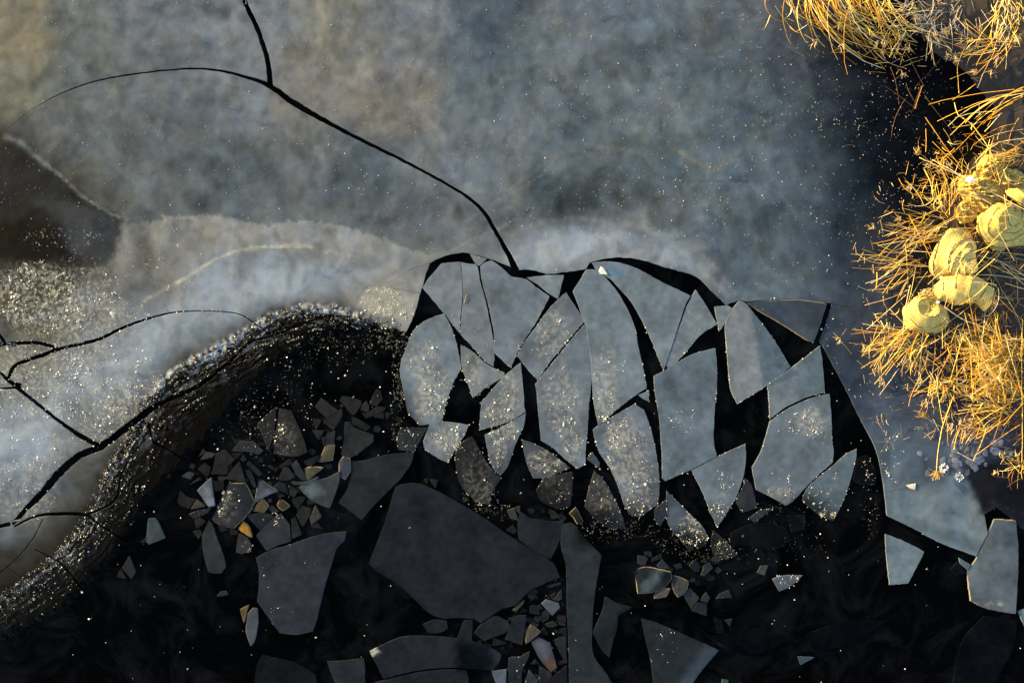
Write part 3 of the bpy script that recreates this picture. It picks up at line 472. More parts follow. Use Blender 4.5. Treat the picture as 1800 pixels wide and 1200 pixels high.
# ------------------------------------------------------------------ loose floes and shards
# name ~ label ~ sRGB tone (sunlit gold put into the golden shards' colour) ~ tilt towards the sun (deg), chamfer px ~ outline
FL = """ice_floe~tiny triangular floe wedged at the top rim left of the crack mouth~118,124,126~0,0~826,446 856,455 843,467 839,466 834,460
ice_floe~tall plate left of the hairline split, leftmost in the upper row~117,123,128~0,0~776,463 809,460 812,490 812.5,520 809,560 808.5,586 781,551 775,544 743,506 755,487 767,474
ice_floe~tall plate right of the hairline split with a yellow straw on it~115,121,126~0,0~810.5,461 820,463 835.5,464.5 840,470 844,495 852.5,525 860,560 866,590 869,615 867.5,644 855,636 832.5,612 810,588 811,560 814.5,520 813.5,490
ice_floe~broad pointed plate under the mouth of the long crack~110,118,124~0,0~864,457.5 875,465 887,475 900,486 925,491 942,504 966,521 955,542 942,567 925,592 910,617 906,627 897.5,646 887,637 869,620 868.8,590 864,560 856,527 847.5,495 844,469 855,460
ice_floe~smooth wedge floe pointing down below the rim~116,124,129~0,0~926,488 945,485.5 966,483.7 991,483.7 981,525 965,516 945,500
ice_floe~frost dotted kite floe in the centre of the upper row~104,111,116~0,0~995,514 1010,537 1026,560 1026,566 1005,590 980,620 962,642 945,667 930,652 909,625 920,605 940,577 962,547 980,527
ice_floe~long frosted plate reaching down under the kite floe~104,112,120~0,0~1027,570 1035,595 1039,632 1040,660 1037,695 1035,710 1033,755 1030,780 1029,815 1016,824 992,805 970,785 951,774 949,750 946,720 943,685 941,675 946,668 967,643 1005,596
ice_floe~tall smooth topped plate left of the curved black gap~112,122,128~0,0~1030,474 1047,474 1061,485 1075,500 1090,520 1107,552 1117,580 1122,610 1130,645 1137,682 1122,691 1087,717 1060,740 1052,746 1047,725 1043,700 1041,670 1038,625 1030,575 1025,560 1015,532 1007,512 1020,492
ice_floe~big smooth sail shaped floe right of the curved black gap~108,118,125~0,0~1040,461 1062,460 1085,461 1107,467 1130,477 1160,494 1185,506 1214,520 1205,535 1195,565 1185,595 1172,635 1167,650 1156,625 1145,597 1132,570 1120,547 1107,527 1092,510 1075,492 1062,484 1050,476
ice_floe~pointed floe with brown rime at its right corner~113,121,127~0,0~1223,509 1240,535 1252,555 1261,570 1240,582 1225,595 1207,617 1185,640 1174,647 1171,641 1182,607 1197,567 1209,535
ice_floe~small wedge floe hanging between two pointed plates~112,120,126~0,0~1256,539 1279,537 1287,542 1275,567 1264,582 1261,567
ice_floe~large upright floe with a dark smudge at its top~96,107,116~0,0~1149,661 1166,652 1175,647 1212,625 1235,617 1257,612 1260,640 1260,670 1259,700 1257,710 1255,742 1254,767 1256,787 1260,802 1245,809 1215,825 1190,836 1170,845 1164,840 1164,805 1162,775 1160,742 1155,710 1151,685
ice_floe~tall two toned floe with a straight bluish step~120,124,128~0,0~1299,528 1311,533 1325,550 1350,582 1370,612 1389,644 1375,657 1347,678 1320,695 1296,710 1284,682 1280,645 1277,607 1275,570 1287,545
ice_floe~triangular floe with gold rimmed edges under the hairline at right~78,88,100~1,1.6~1313,531 1350,529 1400,528 1452,534 1440,570 1429,600 1420,598 1400,585 1360,560 1330,543
ice_floe~smooth two toned floe above the big frost dotted one at right~112,120,126~0,0~1441,608 1445,630 1447,655 1450,690 1435,693 1410,701 1380,716 1353,736 1352,705 1349,677 1372,660 1405,636
ice_floe~big floe with a patch of white frost dots at right~100,110,118~0,0~1354,740 1380,721 1410,706 1435,697 1458,692 1461,730 1463,780 1465,789 1464,812 1442,831 1420,852 1394,880 1381,888 1361,876 1329,860 1322,821 1338,792 1353,743
ice_floe~leaf shaped floe at the right end of the broken row~92,104,112~0,0~1506,789 1504,811 1494,847 1481,883 1465,915 1442,906 1410,880 1421,855 1463,819 1488,798
ice_floe~leaf shaped floe with golden frost marks left of the big dotted one~102,112,119~0,0~1310,780 1311,805 1307,835 1295,870 1277,902 1261,926 1250,902 1235,865 1216,827 1245,811 1275,796
ice_floe~broad frosted floe tapering down below a tiny triangle~100,108,118~0,0~1042,755 1060,742 1116,710 1132,720 1142,747 1150,780 1157,820 1159,855 1157,885 1125,909 1110,905 1097,885 1087,855 1072,822 1055,797 1047,775
ice_shard~tiny pale triangle above the broad frosted floe~108,116,122~0,0~1122,694 1141,687 1140,705 1131,701
ice_floe~slanting floe fading into black at its lower end~78,86,94~0,0~1172,862 1190,880 1212,902 1235,925 1245,945 1240,960 1212,957 1190,942 1175,920 1171,890
ice_floe~dim speckled triangle low beside the slanting floe~48,54,56~0,0~1254,932 1270,945 1297,975 1280,980 1258,985 1250,955
ice_floe~dim glittering floe narrowing upward in the lower row~66,66,62~0,0~1045,827 1060,842 1075,867 1090,897 1100,928 1075,930 1050,915 1028,890 1035,860
ice_shard~small blue grey chip above the dim glittering floe~62,70,78~0,0~1041,794 1054,812 1054,823 1032,807
ice_shard~small murky splinter left of the slanting floe~58,62,66~0,0~1150,895 1171,877 1172,905 1160,925 1152,915
ice_shard~dark grey shard tucked right of the golden marked leaf~50,56,64~0,0~1310,840 1322,855 1331,892 1305,901 1293,880 1304,860
ice_shard~thin slanting dark shard under the big dotted floe~52,58,62~0,0~1316,911 1335,896 1360,893 1338,909 1329,919
ice_floe~large frosted floe at the left end of the broken row~112,120,126~0,0~780,551 791,570 800,595 806,620 811,647 797,672 784,708 778,735 774,741 760,745 738,747 717,725 712,700 708,680 704,660 704,640 714,612 726,583 737,571 755,560
ice_floe~small frost covered triangle pointing down left of centre~112,117,119~0,0~810,606 830,617 852,637 867,646 887,655 886,661 872,670 850,684 831,699 822,672 812,645
ice_floe~narrow frosted floe with a bright frost trail~108,114,118~0,0~915,637 918,665 921,700 921,712 924,723 893,741 843,756 844,730 847,705 852,700 865,685 880,667 897,652
ice_floe~frosted wedge pointing down beneath the bright frost trail~98,106,114~0,0~924,726 921,747 912,767 902,792 892,820 880,835 865,820 858,795 852,764 880,751
ice_floe~bright frosty kite at the lower left of the row~112,118,122~0,0~756,744 775,741 800,743 824,747 815,767 805,780 795,800 786,812 770,805 747,790 744,775
ice_floe~dim glittering scrap left of the bright frosty kite~48,52,54~0,0~705,752 752,751 742,767 727,794 700,790 699,767
ice_floe~murky slush coated floe between two frosted wedges~44,44,43~0,0~830,766 840,785 855,812 870,830 880,840 865,865 860,887 835,880 810,852 802,820 801,792 815,775
ice_floe~golden grey triangle with a curved upper edge in the lower row~72,76,80~0,0~917,772 940,780 967,795 1002,822 980,831 960,839 937,840 925,810
ice_floe~rough dark floe under the golden grey triangle~54,54,50~0,0~957,841 980,834 1007,829 1006,855 1002,890 980,895 950,880 942,862
ice_floe~dark parallelogram floe left of the largest dark one~46,51,55~0,0~617,811 640,809 680,799 727,795 722,815 705,840 690,855 663,882 636,913 615,897 594,883 608,865 616,842
ice_floe~largest dark floe, flat and rounded at its top~39,45,55~0,0~695,855 705,851 725,849 745,852 773,865 804,882 835,900 866,920 903,946 932,964 960,980 974,990 984,1014 954,1026 929,1039 906,1063 881,1070 861,1083 845,1094 833,1086 801,1085 779,1086 753,1076 728,1052 691,1021 662,1004 648,990 662,956 677,916 688,879
ice_floe~dark blue grey floe with a pointed upper right corner~53,59,71~0,0~450,980 477,966 506,958 548,943.5 582,936 609,934 605,951 591,965 585,985 574,1019 565,1053 557,1087 550,1109 520,1115 492,1112 477,1092 463,1072 452,1057 455,1030 455,1002
ice_floe~dark lens shaped floe with a whitish left tip near the bottom~42,48,58~0,0~650,1144 674,1132 702,1120 733,1117 779,1119 820,1124 850,1132 871,1142 881,1150 878,1162 866,1177 820,1174 789,1172 743,1176 707,1183 674,1192 666,1175
ice_floe~dark slab cut by the bottom border below the lens~40,46,55~0,0~660,1199 707,1187 743,1180 789,1176 820,1178 824,1200 824,1240 640,1240
ice_floe~plain grey slab at the bottom border left of the lens~48,54,63~0,0~575,1162 600,1161 640,1157 641,1175 642,1225 600,1225 585,1190
ice_floe~very dim slab at the bottom border with a pale left edge~28,32,38~0,0~447,1205 452,1170 462,1150 480,1155 520,1165 555,1185 560,1240 447,1240
ice_floe~tall dark column shaped floe running off the bottom border~48,57,66~0,0~989,922 1005,918 1011,922 1026,943 1057,975 1050,1015 1044,1055 1041,1099 1041,1140 1048,1160 1062,1178 1085,1215 1085,1240 1001,1240 1000,1150 998,1099 996,1048 995,994 986,958
ice_floe~dark cup shaped floe between the largest floe and the column~42,48,55~0,0~915,899 934,910 966,916 991,915 985,947 968,982 946,972 912,948 910,922
ice_floe~dark leaf shaped floe touching the column on its right~40,48,57~0,0~1064,1048 1087,1060 1112,1067 1095,1076 1086,1083 1085,1104 1078,1124 1071,1155 1057,1140 1042,1110 1057,1078
ice_floe~dark triangular floe with a bluish lower edge near the bottom~44,52,60~0,0~1128,1086 1159,1096 1200,1114 1235,1129 1264,1142 1241,1168 1217,1200 1195,1230 1152,1230 1144,1163 1135,1124
ice_shard~small flat chip over the curved shard, left one of the tiny cluster~50,55,58~0,0~1121,976 1133,977 1139,981 1134,993 1126,993 1121,989
ice_shard~tiniest rounded chip at the top of the lower right cluster~44,50,54~0,0~1132,970 1145,969 1146,978 1134,975
ice_shard~slim dark chip beside the tiny rounded one~36,42,46~0,0~1147,980 1163,973 1163,981 1145,987
ice_shard~grey arrowhead chip just above the curved shard~54,60,64~0,0~1164,982 1178,999 1159,998 1155,994
ice_shard~curved dark shard with a pale band and golden left tip~44,54,62~2.5,1.6~1114,1001 1138,997 1159,1001 1178,1005 1179,1017 1165,1032 1144,1040 1122,1042 1119,1022
ice_shard~bright half moon chip below the curved shard~120,116,116~5,2~1150,1045 1159,1036 1177,1034 1170,1047 1151,1051
ice_shard~gold edged shard with a rough right side, right of the half moon~72,72,70~4,2~1181,1011 1197,1016 1209,1022 1207,1034 1199,1043 1192,1048 1184,1035
ice_shard~grey slab below the gold edged shard, lower right cluster~56,63,67~0,0~1213,1033 1229,1050 1215,1070 1201,1045
ice_shard~dim grey piece under the slab of the lower right cluster~44,48,54~0,0~1226,1058 1242,1061 1242,1082 1216,1073
ice_shard~small kite chip right of the grey slab, lower right~54,60,64~0,0~1231,1055 1241,1040 1248,1050 1243,1059
ice_shard~lone wedge chip right of the kite chip, lower right~56,62,68~0,0~1259,1052 1266,1043 1281,1037 1287,1050
ice_shard~murky square chip above the lower right cluster~34,38,42~0,0~1211,994 1220,984 1229,990 1229,1004 1220,1003
ice_shard~pale tilted square beside the murky one~50,56,62~0,0~1232,1010 1237,994 1247,988 1253,997 1239,1012
ice_shard~lone greenish chip left of the white crusted shard~64,74,74~0,0~1331,1006 1338,994 1350,994 1344,1011
ice_shard~triangular shard crusted white, alone in black water at lower right~80,88,98~0,0~1358,1017 1379,1011 1411,1011 1389,1030 1370,1039
ice_shard~tiny dim triangle under the cluster at lower right~44,50,56~0,0~1274,1090 1287,1087 1283,1100
ice_shard~small lone triangle near the bottom at lower right~60,72,80~0,0~1402,1153 1431,1155 1408,1168
ice_shard~faint dark strip of ice left of the tiny dim triangle~26,29,33~0,0~1255,1084 1269,1089 1273,1113 1261,1112
ice_shard~green tinted chip cut by the bottom border~62,84,78~0,0~1269,1194 1280,1195 1281,1212 1269,1212
ice_floe~barely visible wet leaf of ice at the bottom right~17,20,25~0,0~1415,1115 1480,1094 1560,1090 1530,1110 1480,1135 1430,1140
ice_floe~faint rounded slab of dark ice under the pointed leaf floes~24,27,31~0,0~1285,935 1330,917 1380,925 1392,950 1360,968 1320,960 1283,955
ice_floe~faint dark ice tongue near the lower right corner~19,22,27~0,0~1675,1200 1690,1130 1730,1082 1788,1090 1780,1140 1745,1205
ice_floe~faint broad dark slab behind the lower right shards~18,21,26~0,0~1215,1095 1250,1118 1330,1105 1392,1125 1330,1150 1275,1140
ice_floe~dark scrap with pale flecks right of the leaf shaped end floe~24,27,32~0,0~1507,805 1525,800 1540,825 1540,850 1515,853 1500,845
ice_shard~dark square scrap under the end leaf floe~22,26,31~0,0~1385,905 1415,905 1415,930 1390,935
ice_floe~pale four sided floe below the right hand sheet~104,116,124~0,0~1556,938 1589,951 1625,969 1611,997 1596,1025 1564,1027 1559,984
ice_floe~bluish white floe with a snowy bottom edge at the right border~108,120,130~1.2,1.6~1748,913 1785,915 1789,980 1784,1077 1735,1068 1707,1055 1701,1006 1725,967
ice_shard~pale sliver tucked left of the snowy edged floe~92,102,108~0,0~1686,980 1706,992 1701,1002 1688,990
ice_shard~dark scrap under the pale sliver at right~26,30,35~0,0~1670,1000 1683,987 1697,1005 1680,1012
ice_floe~pale corner of a floe entering at the right border~98,112,118~0,0~1790,1075 1800,1070 1825,1065 1825,1110 1802,1101
ice_shard~oblong grey shard, upper left of the dull cluster~50,51,51~0,0~565,699 594,721 574,735 554,715
ice_shard~fan shaped grey shard touching the oblong one~47,49,48~0,0~600,718 602,725 599,736 586,756 567,741 580,733
ice_shard~pentagon shard with a yellow fleck, top of the dull cluster~45,47,47~0,0~601,696 616,698 635,704 635,711 623,729 619,729 598,704
ice_shard~small bluish quad right of the pentagon shard~46,49,54~0,0~637,711 644,704 649,715 647,724 634,721
ice_shard~upright teardrop shard at the top right of the dull cluster~46,48,49~0,0~662,683 668,686 673,701 661,714 649,709
ice_shard~long slanting bar below the teardrop shard~48,50,51~0,0~640,730 663,714 678,716 675,721 644,735
ice_shard~small trapezoid under the slanting bar~40,42,44~0,0~658,729 674,724 675,736 658,733
ice_shard~tiny triangle at the right end of the dull cluster~42,44,46~0,0~677,724 687,726 679,739
ice_shard~tiny upside down triangle left of the fan shaped shard~46,48,50~0,0~550,736 565,738 555,755
ice_shard~small shield shaped chip below the tiny upside down triangle~48,51,51~0,0~549,756 570,756 560,773
ice_shard~dull bar lying across the top of the broad grey shard~42,44,48~0,0~618,732 631,737 652,750 643,757 619,745
ice_shard~broad grey shard above the dark parallelogram~50,52,54~0,0~606,741 615,742 622,751 645,760 656,764 656,776 632,795 617,804 600,800 605,770
ice_shard~upright shard with a glowing golden foot~52,54,56~0,0~575,762 589,757 588,772 587,780 572,781
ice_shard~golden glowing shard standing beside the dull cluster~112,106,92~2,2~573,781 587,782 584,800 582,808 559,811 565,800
ice_shard~thin dark sliver left of the upright shard~44,47,49~0,0~564,770 573,766 570,784
ice_shard~upright bluish shard with a gold top corner beside the parallelogram~56,62,76~2,1.6~596,810 605,802 614,806 616,825 606,842 597,835
ice_shard~large curved shell like shard with a pale left half~62,68,74~1,0.6~525,857 550,845 575,840 597,828 595,850 580,892 560,885 540,872
ice_shard~slender leaning shard left of the yellow green one~50,52,56~0,0~512,817 521,808 534,831 538,843 530,843 520,832
ice_shard~yellow green curved shard with a bright corner~84,82,68~2,1.6~534,824 547,821 567,822 553,832 542,843 538,838
ice_shard~thin crescent shard under the yellow green one~56,64,64~2,1~511,846 535,847 560,838 552,848 537,852 518,851
ice_shard~grey trapezoid left of the slender leaning shard~46,48,50~0,0~489,843 499,820 507,822 519,838 505,844
ice_shard~tiny dark triangle above the grey trapezoid~42,44,44~0,0~494,819 508,806 514,811 511,817
ice_shard~dark pointed shard above the yellow green one~36,40,42~0,0~535,811 562,799 560,808 547,820 538,816
ice_shard~dark quad beneath the grey trapezoid~42,44,46~0,0~492,846 502,851 507,869 495,863 482,857
ice_shard~small pointed chip left of the large shell like shard~46,48,48~0,0~508,852 524,862 517,875 509,868
ice_shard~dark rounded chip under the small pointed one~36,40,40~0,0~512,878 527,873 537,874 532,883 523,895 517,888
ice_shard~tiny dull wedge beneath the shell like shard~38,40,41~0,0~540,878 546,878 557,884 541,887
ice_shard~greenish diamond shard with a bright left corner~48,52,48~0,0~532,888 547,894 544,907 532,926 521,905
ice_shard~small pointed shard with a glowing white spot~70,68,66~2,1~555,888 565,907 548,922 545,910
ice_shard~dull triangle under the glowing spot~40,42,42~0,0~546,925 557,918 569,930
ice_shard~narrow upright slab above the pointed blue grey floe~46,48,49~0,0~512,913 520,909 530,939 513,947
ice_shard~arched grey shard at the top of the brown cluster~58,60,62~0,0~408,792 422,774 445,775 463,792 454,799 437,794
ice_shard~dark chip tucked under the arched shard~38,37,38~0,0~406,797 427,795 415,807
ice_shard~tiny triangle at the upper left end of the brown cluster~46,46,45~0,0~349,802 358,788 362,796
ice_shard~light pointed chip beside the tiny upper left triangle~66,66,66~1,0~352,808 363,794 378,797 372,804
ice_shard~brown shard carrying a very bright white crystal~48,46,46~0,0~378,808 379,798 395,789 413,807 400,820 399,833 371,833 376,818
ice_shard~round sided grey chip left of the crystal bearing shard~44,46,44~0,0~348,824 360,813 370,821 368,832 364,838
ice_shard~speckled triangle in the middle of the brown cluster~46,48,50~0,0~421,810 432,848 395,841
ice_shard~slanting bar right of the speckled triangle~42,44,44~0,0~433,815 439,810 462,833 455,837
ice_shard~frost edged splinter between bar and large frosted shard~48,48,48~0,0~431,827 438,825 445,836 451,857 445,855
ice_shard~tiny chip over the speckled triangle~38,40,41~0,0~423,807 428,798 434,808 426,811
ice_shard~fan shaped shard with a brown gold right stripe~78,84,92~2,1~347,862 371,839 377,888 368,890
ice_shard~dark square behind the striped fan shard~34,38,42~0,0~375,846 393,843 393,861 378,863
ice_shard~largest shard of the brown cluster, frosted with a gold left edge~50,55,66~1,2.4~397,849 430,850 437,863 446,883 434,903 410,927 388,922 368,911 382,885
ice_shard~blue grey wedge with an orange left tip~60,66,78~2,1.8~456,842 472,853 487,862 472,868 448,882 452,857
ice_shard~golden triangle below the orange tipped wedge~108,98,76~3,2~444,897 461,877 471,889 463,899
ice_shard~small orange edged chip right of the golden triangle~74,66,56~3,2.2~487,888 492,877 508,889 497,896
ice_shard~grey chip joining the golden triangle and the kite slab~48,50,50~0,0~473,890 478,888 491,897 484,903 474,897
ice_shard~dark spearhead left of the kite slab~42,46,52~0,0.6~433,905 469,901 481,907 457,931
ice_shard~large dull kite shaped slab with faint scratches~52,58,68~0,0~450,942 458,933 476,914 494,902 509,922 511,951 486,959 469,968
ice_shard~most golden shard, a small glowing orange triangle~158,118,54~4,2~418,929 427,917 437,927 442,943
ice_shard~pale frosted chip hanging under the orange triangle~62,62,62~0,0~421,936 434,944 443,959 441,968 424,973 415,970 418,945
ice_shard~long leaf shaped shard hanging from the brown cluster~56,61,64~0,0~367,915 374,922 381,945 392,973 397,996 388,1007 375,1007 366,1004 358,973 356,942
ice_shard~small dark chip at the top of the long leaf~40,42,44~0,0~383,922 388,921 401,931 388,934
ice_shard~small dark chip under the largest brown cluster shard~40,43,46~0,0~403,928 418,933 417,939 406,940
ice_shard~dark quad left of the long leaf's top~46,46,46~0,0~342,914 354,910 362,917 345,929
ice_shard~small triangle left of the long leaf~48,48,48~0,0~339,934 352,930 355,938 349,947
ice_shard~rough edged strip with a yellow glint~46,48,48~0,0~332,905 342,899 371,892 366,900 343,912
ice_shard~tan shard under the striped fan shard~70,62,56~2,0.6~335,895 346,877 361,889~
ice_shard~bluish brown chip at the left end of the brown cluster~46,45,46~0,0~312,882 317,862 330,873 343,877 333,893 318,889
ice_shard~thin dark sliver over the bluish brown chip~44,44,44~0,0~333,852 352,838 354,842
ice_shard~bright tipped chip at the far left of the brown cluster~58,62,64~1,0~319,837 332,829 342,832 335,842
ice_shard~brown frosted slab with glitter right of the dark gap~50,46,42~0,0~491,717 512,722 532,767 540,795 515,802 481,797
ice_shard~brown frosted slab with glitter left of the dark gap~44,42,38~0,0~452,745 485,715 482,755 472,792
ice_shard~lone grey trapezoid near the speckled crust~64,72,76~0,0.6~261,911 273,911 280,922 290,945 262,956 257,951
ice_shard~small wedge leaning on the lone grey trapezoid~44,42,42~0,0~247,953 257,945 258,953
ice_shard~lone arrowhead shard in black water, lower left~52,55,56~0,0~227,976 239,1004 231,1017 214,998
ice_shard~little wedge beside the lone arrowhead~48,48,48~0,0~212,999 222,1017 206,1013
ice_shard~tiny pale half disc in black water, lower left~52,62,62~0,0~380,1048 387,1040 398,1038 401,1045
ice_shard~pale pod shaped shard left of the big dark floe~72,76,82~0,1~436,1078 445,1068 452,1070 453,1095 448,1123 441,1135 433,1109
ice_shard~brownish glassy triangle leaning on the pale pod~88,78,60~2,0.6~422,1071 437,1063 429,1094
ice_shard~large dark chip touching the underside of the largest floe~44,50,57~0,0~834,1112 844,1099 867,1082 876,1083 893,1091 897,1101 887,1112 867,1119 851,1126
ice_shard~dark upright quad right of the large chip~41,47,55~0,0~904,1082 925,1081 924,1095 918,1133 888,1123
ice_shard~narrow dark upright slab above the lens floe~40,46,50~0,0~816,1089 831,1089 829,1126 804,1120
ice_shard~small dim boat shaped chip under the dark quad~36,40,44~0,0~867,1121 889,1128 890,1132 867,1134
ice_shard~gold sided chip glowing in the bottom cluster~90,86,78~3,2.6~924,1109 933,1098 948,1110 935,1121 925,1129
ice_shard~dusky lens shaped shard with a rusty foot~58,64,74~1,0~934,1128 946,1119 967,1129 979,1172 968,1180 951,1160 942,1145
ice_shard~tall dark slab cut by the bottom border~46,53,62~0,0~894,1157 900,1154 915,1154 931,1144 929,1156 918,1177 917,1215 892,1215
ice_shard~pale blue chip at the bottom beside the tall slab~76,84,98~1,0~864,1179 881,1177 890,1176 889,1212 876,1212
ice_shard~frosty triangle at the bottom border~56,60,66~0,0~930,1176 945,1194 943,1212 919,1212
ice_shard~dark wedge left of the column near the bottom~46,50,58~0,0~948,1169 966,1180 971,1187 955,1212 947,1212
ice_shard~dim brownish wedge against the foot of the column~36,38,44~0,0~996,1169 997,1212 958,1212 973,1189
ice_shard~tapering slab pressed to the column's left side~44,48,56~0,0~974,1125 987,1119 995,1119 996,1165 987,1152
ice_shard~small rounded square in the bottom cluster~38,43,48~0,0~931,1066 940,1063 949,1067 948,1080 931,1077
ice_shard~pale shell with a white glint under the largest floe~76,82,92~1,0~951,1060 960,1053 982,1060 984,1067 971,1081 960,1070
ice_shard~thin gold edged splinter under the largest floe~74,68,54~2,1~901,1072 909,1064 921,1055 920,1060 906,1074
ice_shard~dusky round chip at the notch of the largest floe~40,40,46~0,0~929,1044 941,1045 940,1053 929,1050
ice_shard~flat bar at the right tip of the largest floe~40,40,50~0,0~962,1029 985,1023 986,1027 964,1033
ice_shard~small fin beside the column top of the bottom cluster~50,56,60~0,0~987,1036 988,1052 981,1056 972,1053
ice_shard~tiny fin left of the small one~40,46,48~0,0~966,1046 977,1042 971,1052
ice_shard~tiny dark trapezoid in the bottom cluster~36,42,44~0,0~947,1083 965,1083 964,1088 954,1094
ice_shard~rounded lozenge with a frosty rim in the bottom cluster~46,54,54~0,0~958,1096 972,1091 981,1098 971,1102 961,1101
ice_shard~tiny wedge below the rounded lozenge~40,42,46~0,0~976,1105 987,1112 975,1112
ice_shard~dark quad at the column's left side~36,40,44~0,0~983,1106 995,1103 996,1116 990,1116
ice_shard~brown grey chip with golden flecks beside the column~44,44,46~0,0~979,1085 994,1083 995,1093 985,1093
ice_shard~tiny glassy bead chip above the dark quad~42,46,46~0,0~893,1086 902,1085 900,1092 894,1090
ice_shard~hexagonal dark chip between the largest floe and the lens~40,46,52~0,0~743,1097 764,1089 785,1091 787,1104 774,1111 753,1112
ice_shard~tan wedge at the left of the cup shaped floe~70,66,56~1,1~892,897 904,893 911,914 898,910
ice_shard~mauve grey wedge at the cup's left tip~62,60,60~1,0.6~905,892 914,889 913,902
ice_shard~pale wedge with a gold tip at the cup's right tip~66,66,58~1,1.4~1001,902 1012,892 1024,916 1015,920 1008,908
ice_shard~small brownish triangle above the cup shaped floe~62,60,50~0,0~966,900 975,897 985,909 970,912
ice_shard~tiny dull chip between the cup and the largest floe~38,42,44~0,0~890,932 902,922 909,932 904,938
ice_shard~smallest chip above the largest floe's shoulder~40,42,40~0,0~744,842 752,841 751,850
ice_shard~small shield chip above the largest floe~46,48,48~0,0~755,842 770,844 765,857
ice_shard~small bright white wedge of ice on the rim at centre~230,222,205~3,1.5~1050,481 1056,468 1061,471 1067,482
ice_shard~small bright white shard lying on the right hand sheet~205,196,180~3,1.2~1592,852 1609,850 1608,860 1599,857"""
# floe-scale colour patches on loose pieces
FP = [
 ([(1300,528),(1322,545),(1328,600),(1335,640),(1344,680),(1400,660),(1350,560)], (86,101,112), 2.5, 0.9),
 ([(1396,640),(1402,690),(1408,704),(1460,694),(1445,605)], (90,104,113), 2.5, 0.8),
 ([(1160,650),(1178,650),(1195,690),(1208,720),(1200,730),(1180,700),(1165,670)], (66,76,84), 12, 0.7),
 ([(1395,868),(1425,870),(1470,900),(1470,930),(1420,925),(1390,890)], (26,32,36), 12, 0.85),
 ([(1010,905),(1060,890),(1110,930),(1110,960),(1010,960)], (22,22,22), 14, 0.9),
 ([(1170,930),(1215,925),(1260,950),(1240,990),(1180,980)], (20,22,26), 16, 0.9),
 ([(1060,900),(1100,890),(1170,890),(1170,920),(1080,925)], (30,32,36), 12, 0.7),
 ([(700,700),(715,690),(740,745),(760,755),(700,760)], (40,42,42), 12, 0.75),
 ([(1085,880),(1160,845),(1168,915),(1095,918)], (52,57,62), 16, 0.6), ([(1236,885),(1290,885),(1266,932),(1245,928)], (58,64,70), 14, 0.5), ([(1335,862),(1420,870),(1385,895),(1350,885)], (60,66,72), 10, 0.5),
 ([(865,805),(900,790),(905,840),(860,850)], (44,48,52), 14, 0.6),
 ([(930,850),(990,845),(1010,900),(930,905)], (22,22,20), 14, 0.8),
 ([(640,985),(680,1008),(728,1050),(760,1080),(735,1095),(640,1010)], (24,28,34), 5, 0.8),
 ([(805,1125),(860,1130),(870,1165),(850,1185),(800,1180)], (14,17,22), 10, 0.85),
 ([(1086,1080),(1110,1066),(1120,1080),(1085,1160),(1078,1125)], (22,27,34), 4, 0.8),
 ([(1240,1130),(1265,1140),(1225,1200),(1205,1215),(1195,1200)], (66,78,92), 10, 0.6),
 ([(1128,1025),(1155,998),(1170,1000),(1140,1040),(1125,1044)], (78,92,98), 6, 0.7), ([(1160,1000),(1182,1005),(1182,1020),(1165,1030)], (22,26,30), 8, 0.8),
 ([(530,855),(560,848),(570,868),(545,872)], (92,104,112), 8, 0.7),
 ([(1050,474),(1075,468),(1095,478),(1088,485)], (62,108,134), 8, 0.6),
 ([(465,860),(487,862),(472,868),(450,874)], (86,94,106), 5, 0.7), ([(358,855),(366,852),(378,888),(366,890)], (112,120,128), 3, 0.8),
 ([(935,1125),(955,1125),(965,1150),(955,1160)], (98,104,118), 9, 0.55), ([(955,1155),(980,1160),(980,1182),(965,1182)], (86,66,52), 6, 0.7),
 ([(1735,913),(1790,913),(1790,960),(1770,960)], (60,72,86), 16, 0.7), ([(1440,640),(1750,960),(1700,1000),(1705,1005)], (110,122,130), 8, 0.0),
 ([(1340,540),(1400,535),(1390,560),(1360,552)], (56,66,82), 12, 0.6), ([(650,1144),(660,1138),(668,1146),(655,1150)], (190,186,176), 3, 0.9),
]
FLOES = []
def spread_groups(lb):
    for k, gname in (('brown cluster','shards of the brown left cluster'),('dull cluster','shards of the dull cluster'),('bottom cluster','shards of the bottom cluster'),('lower right','shards at the lower right')):
        if k in lb: return gname
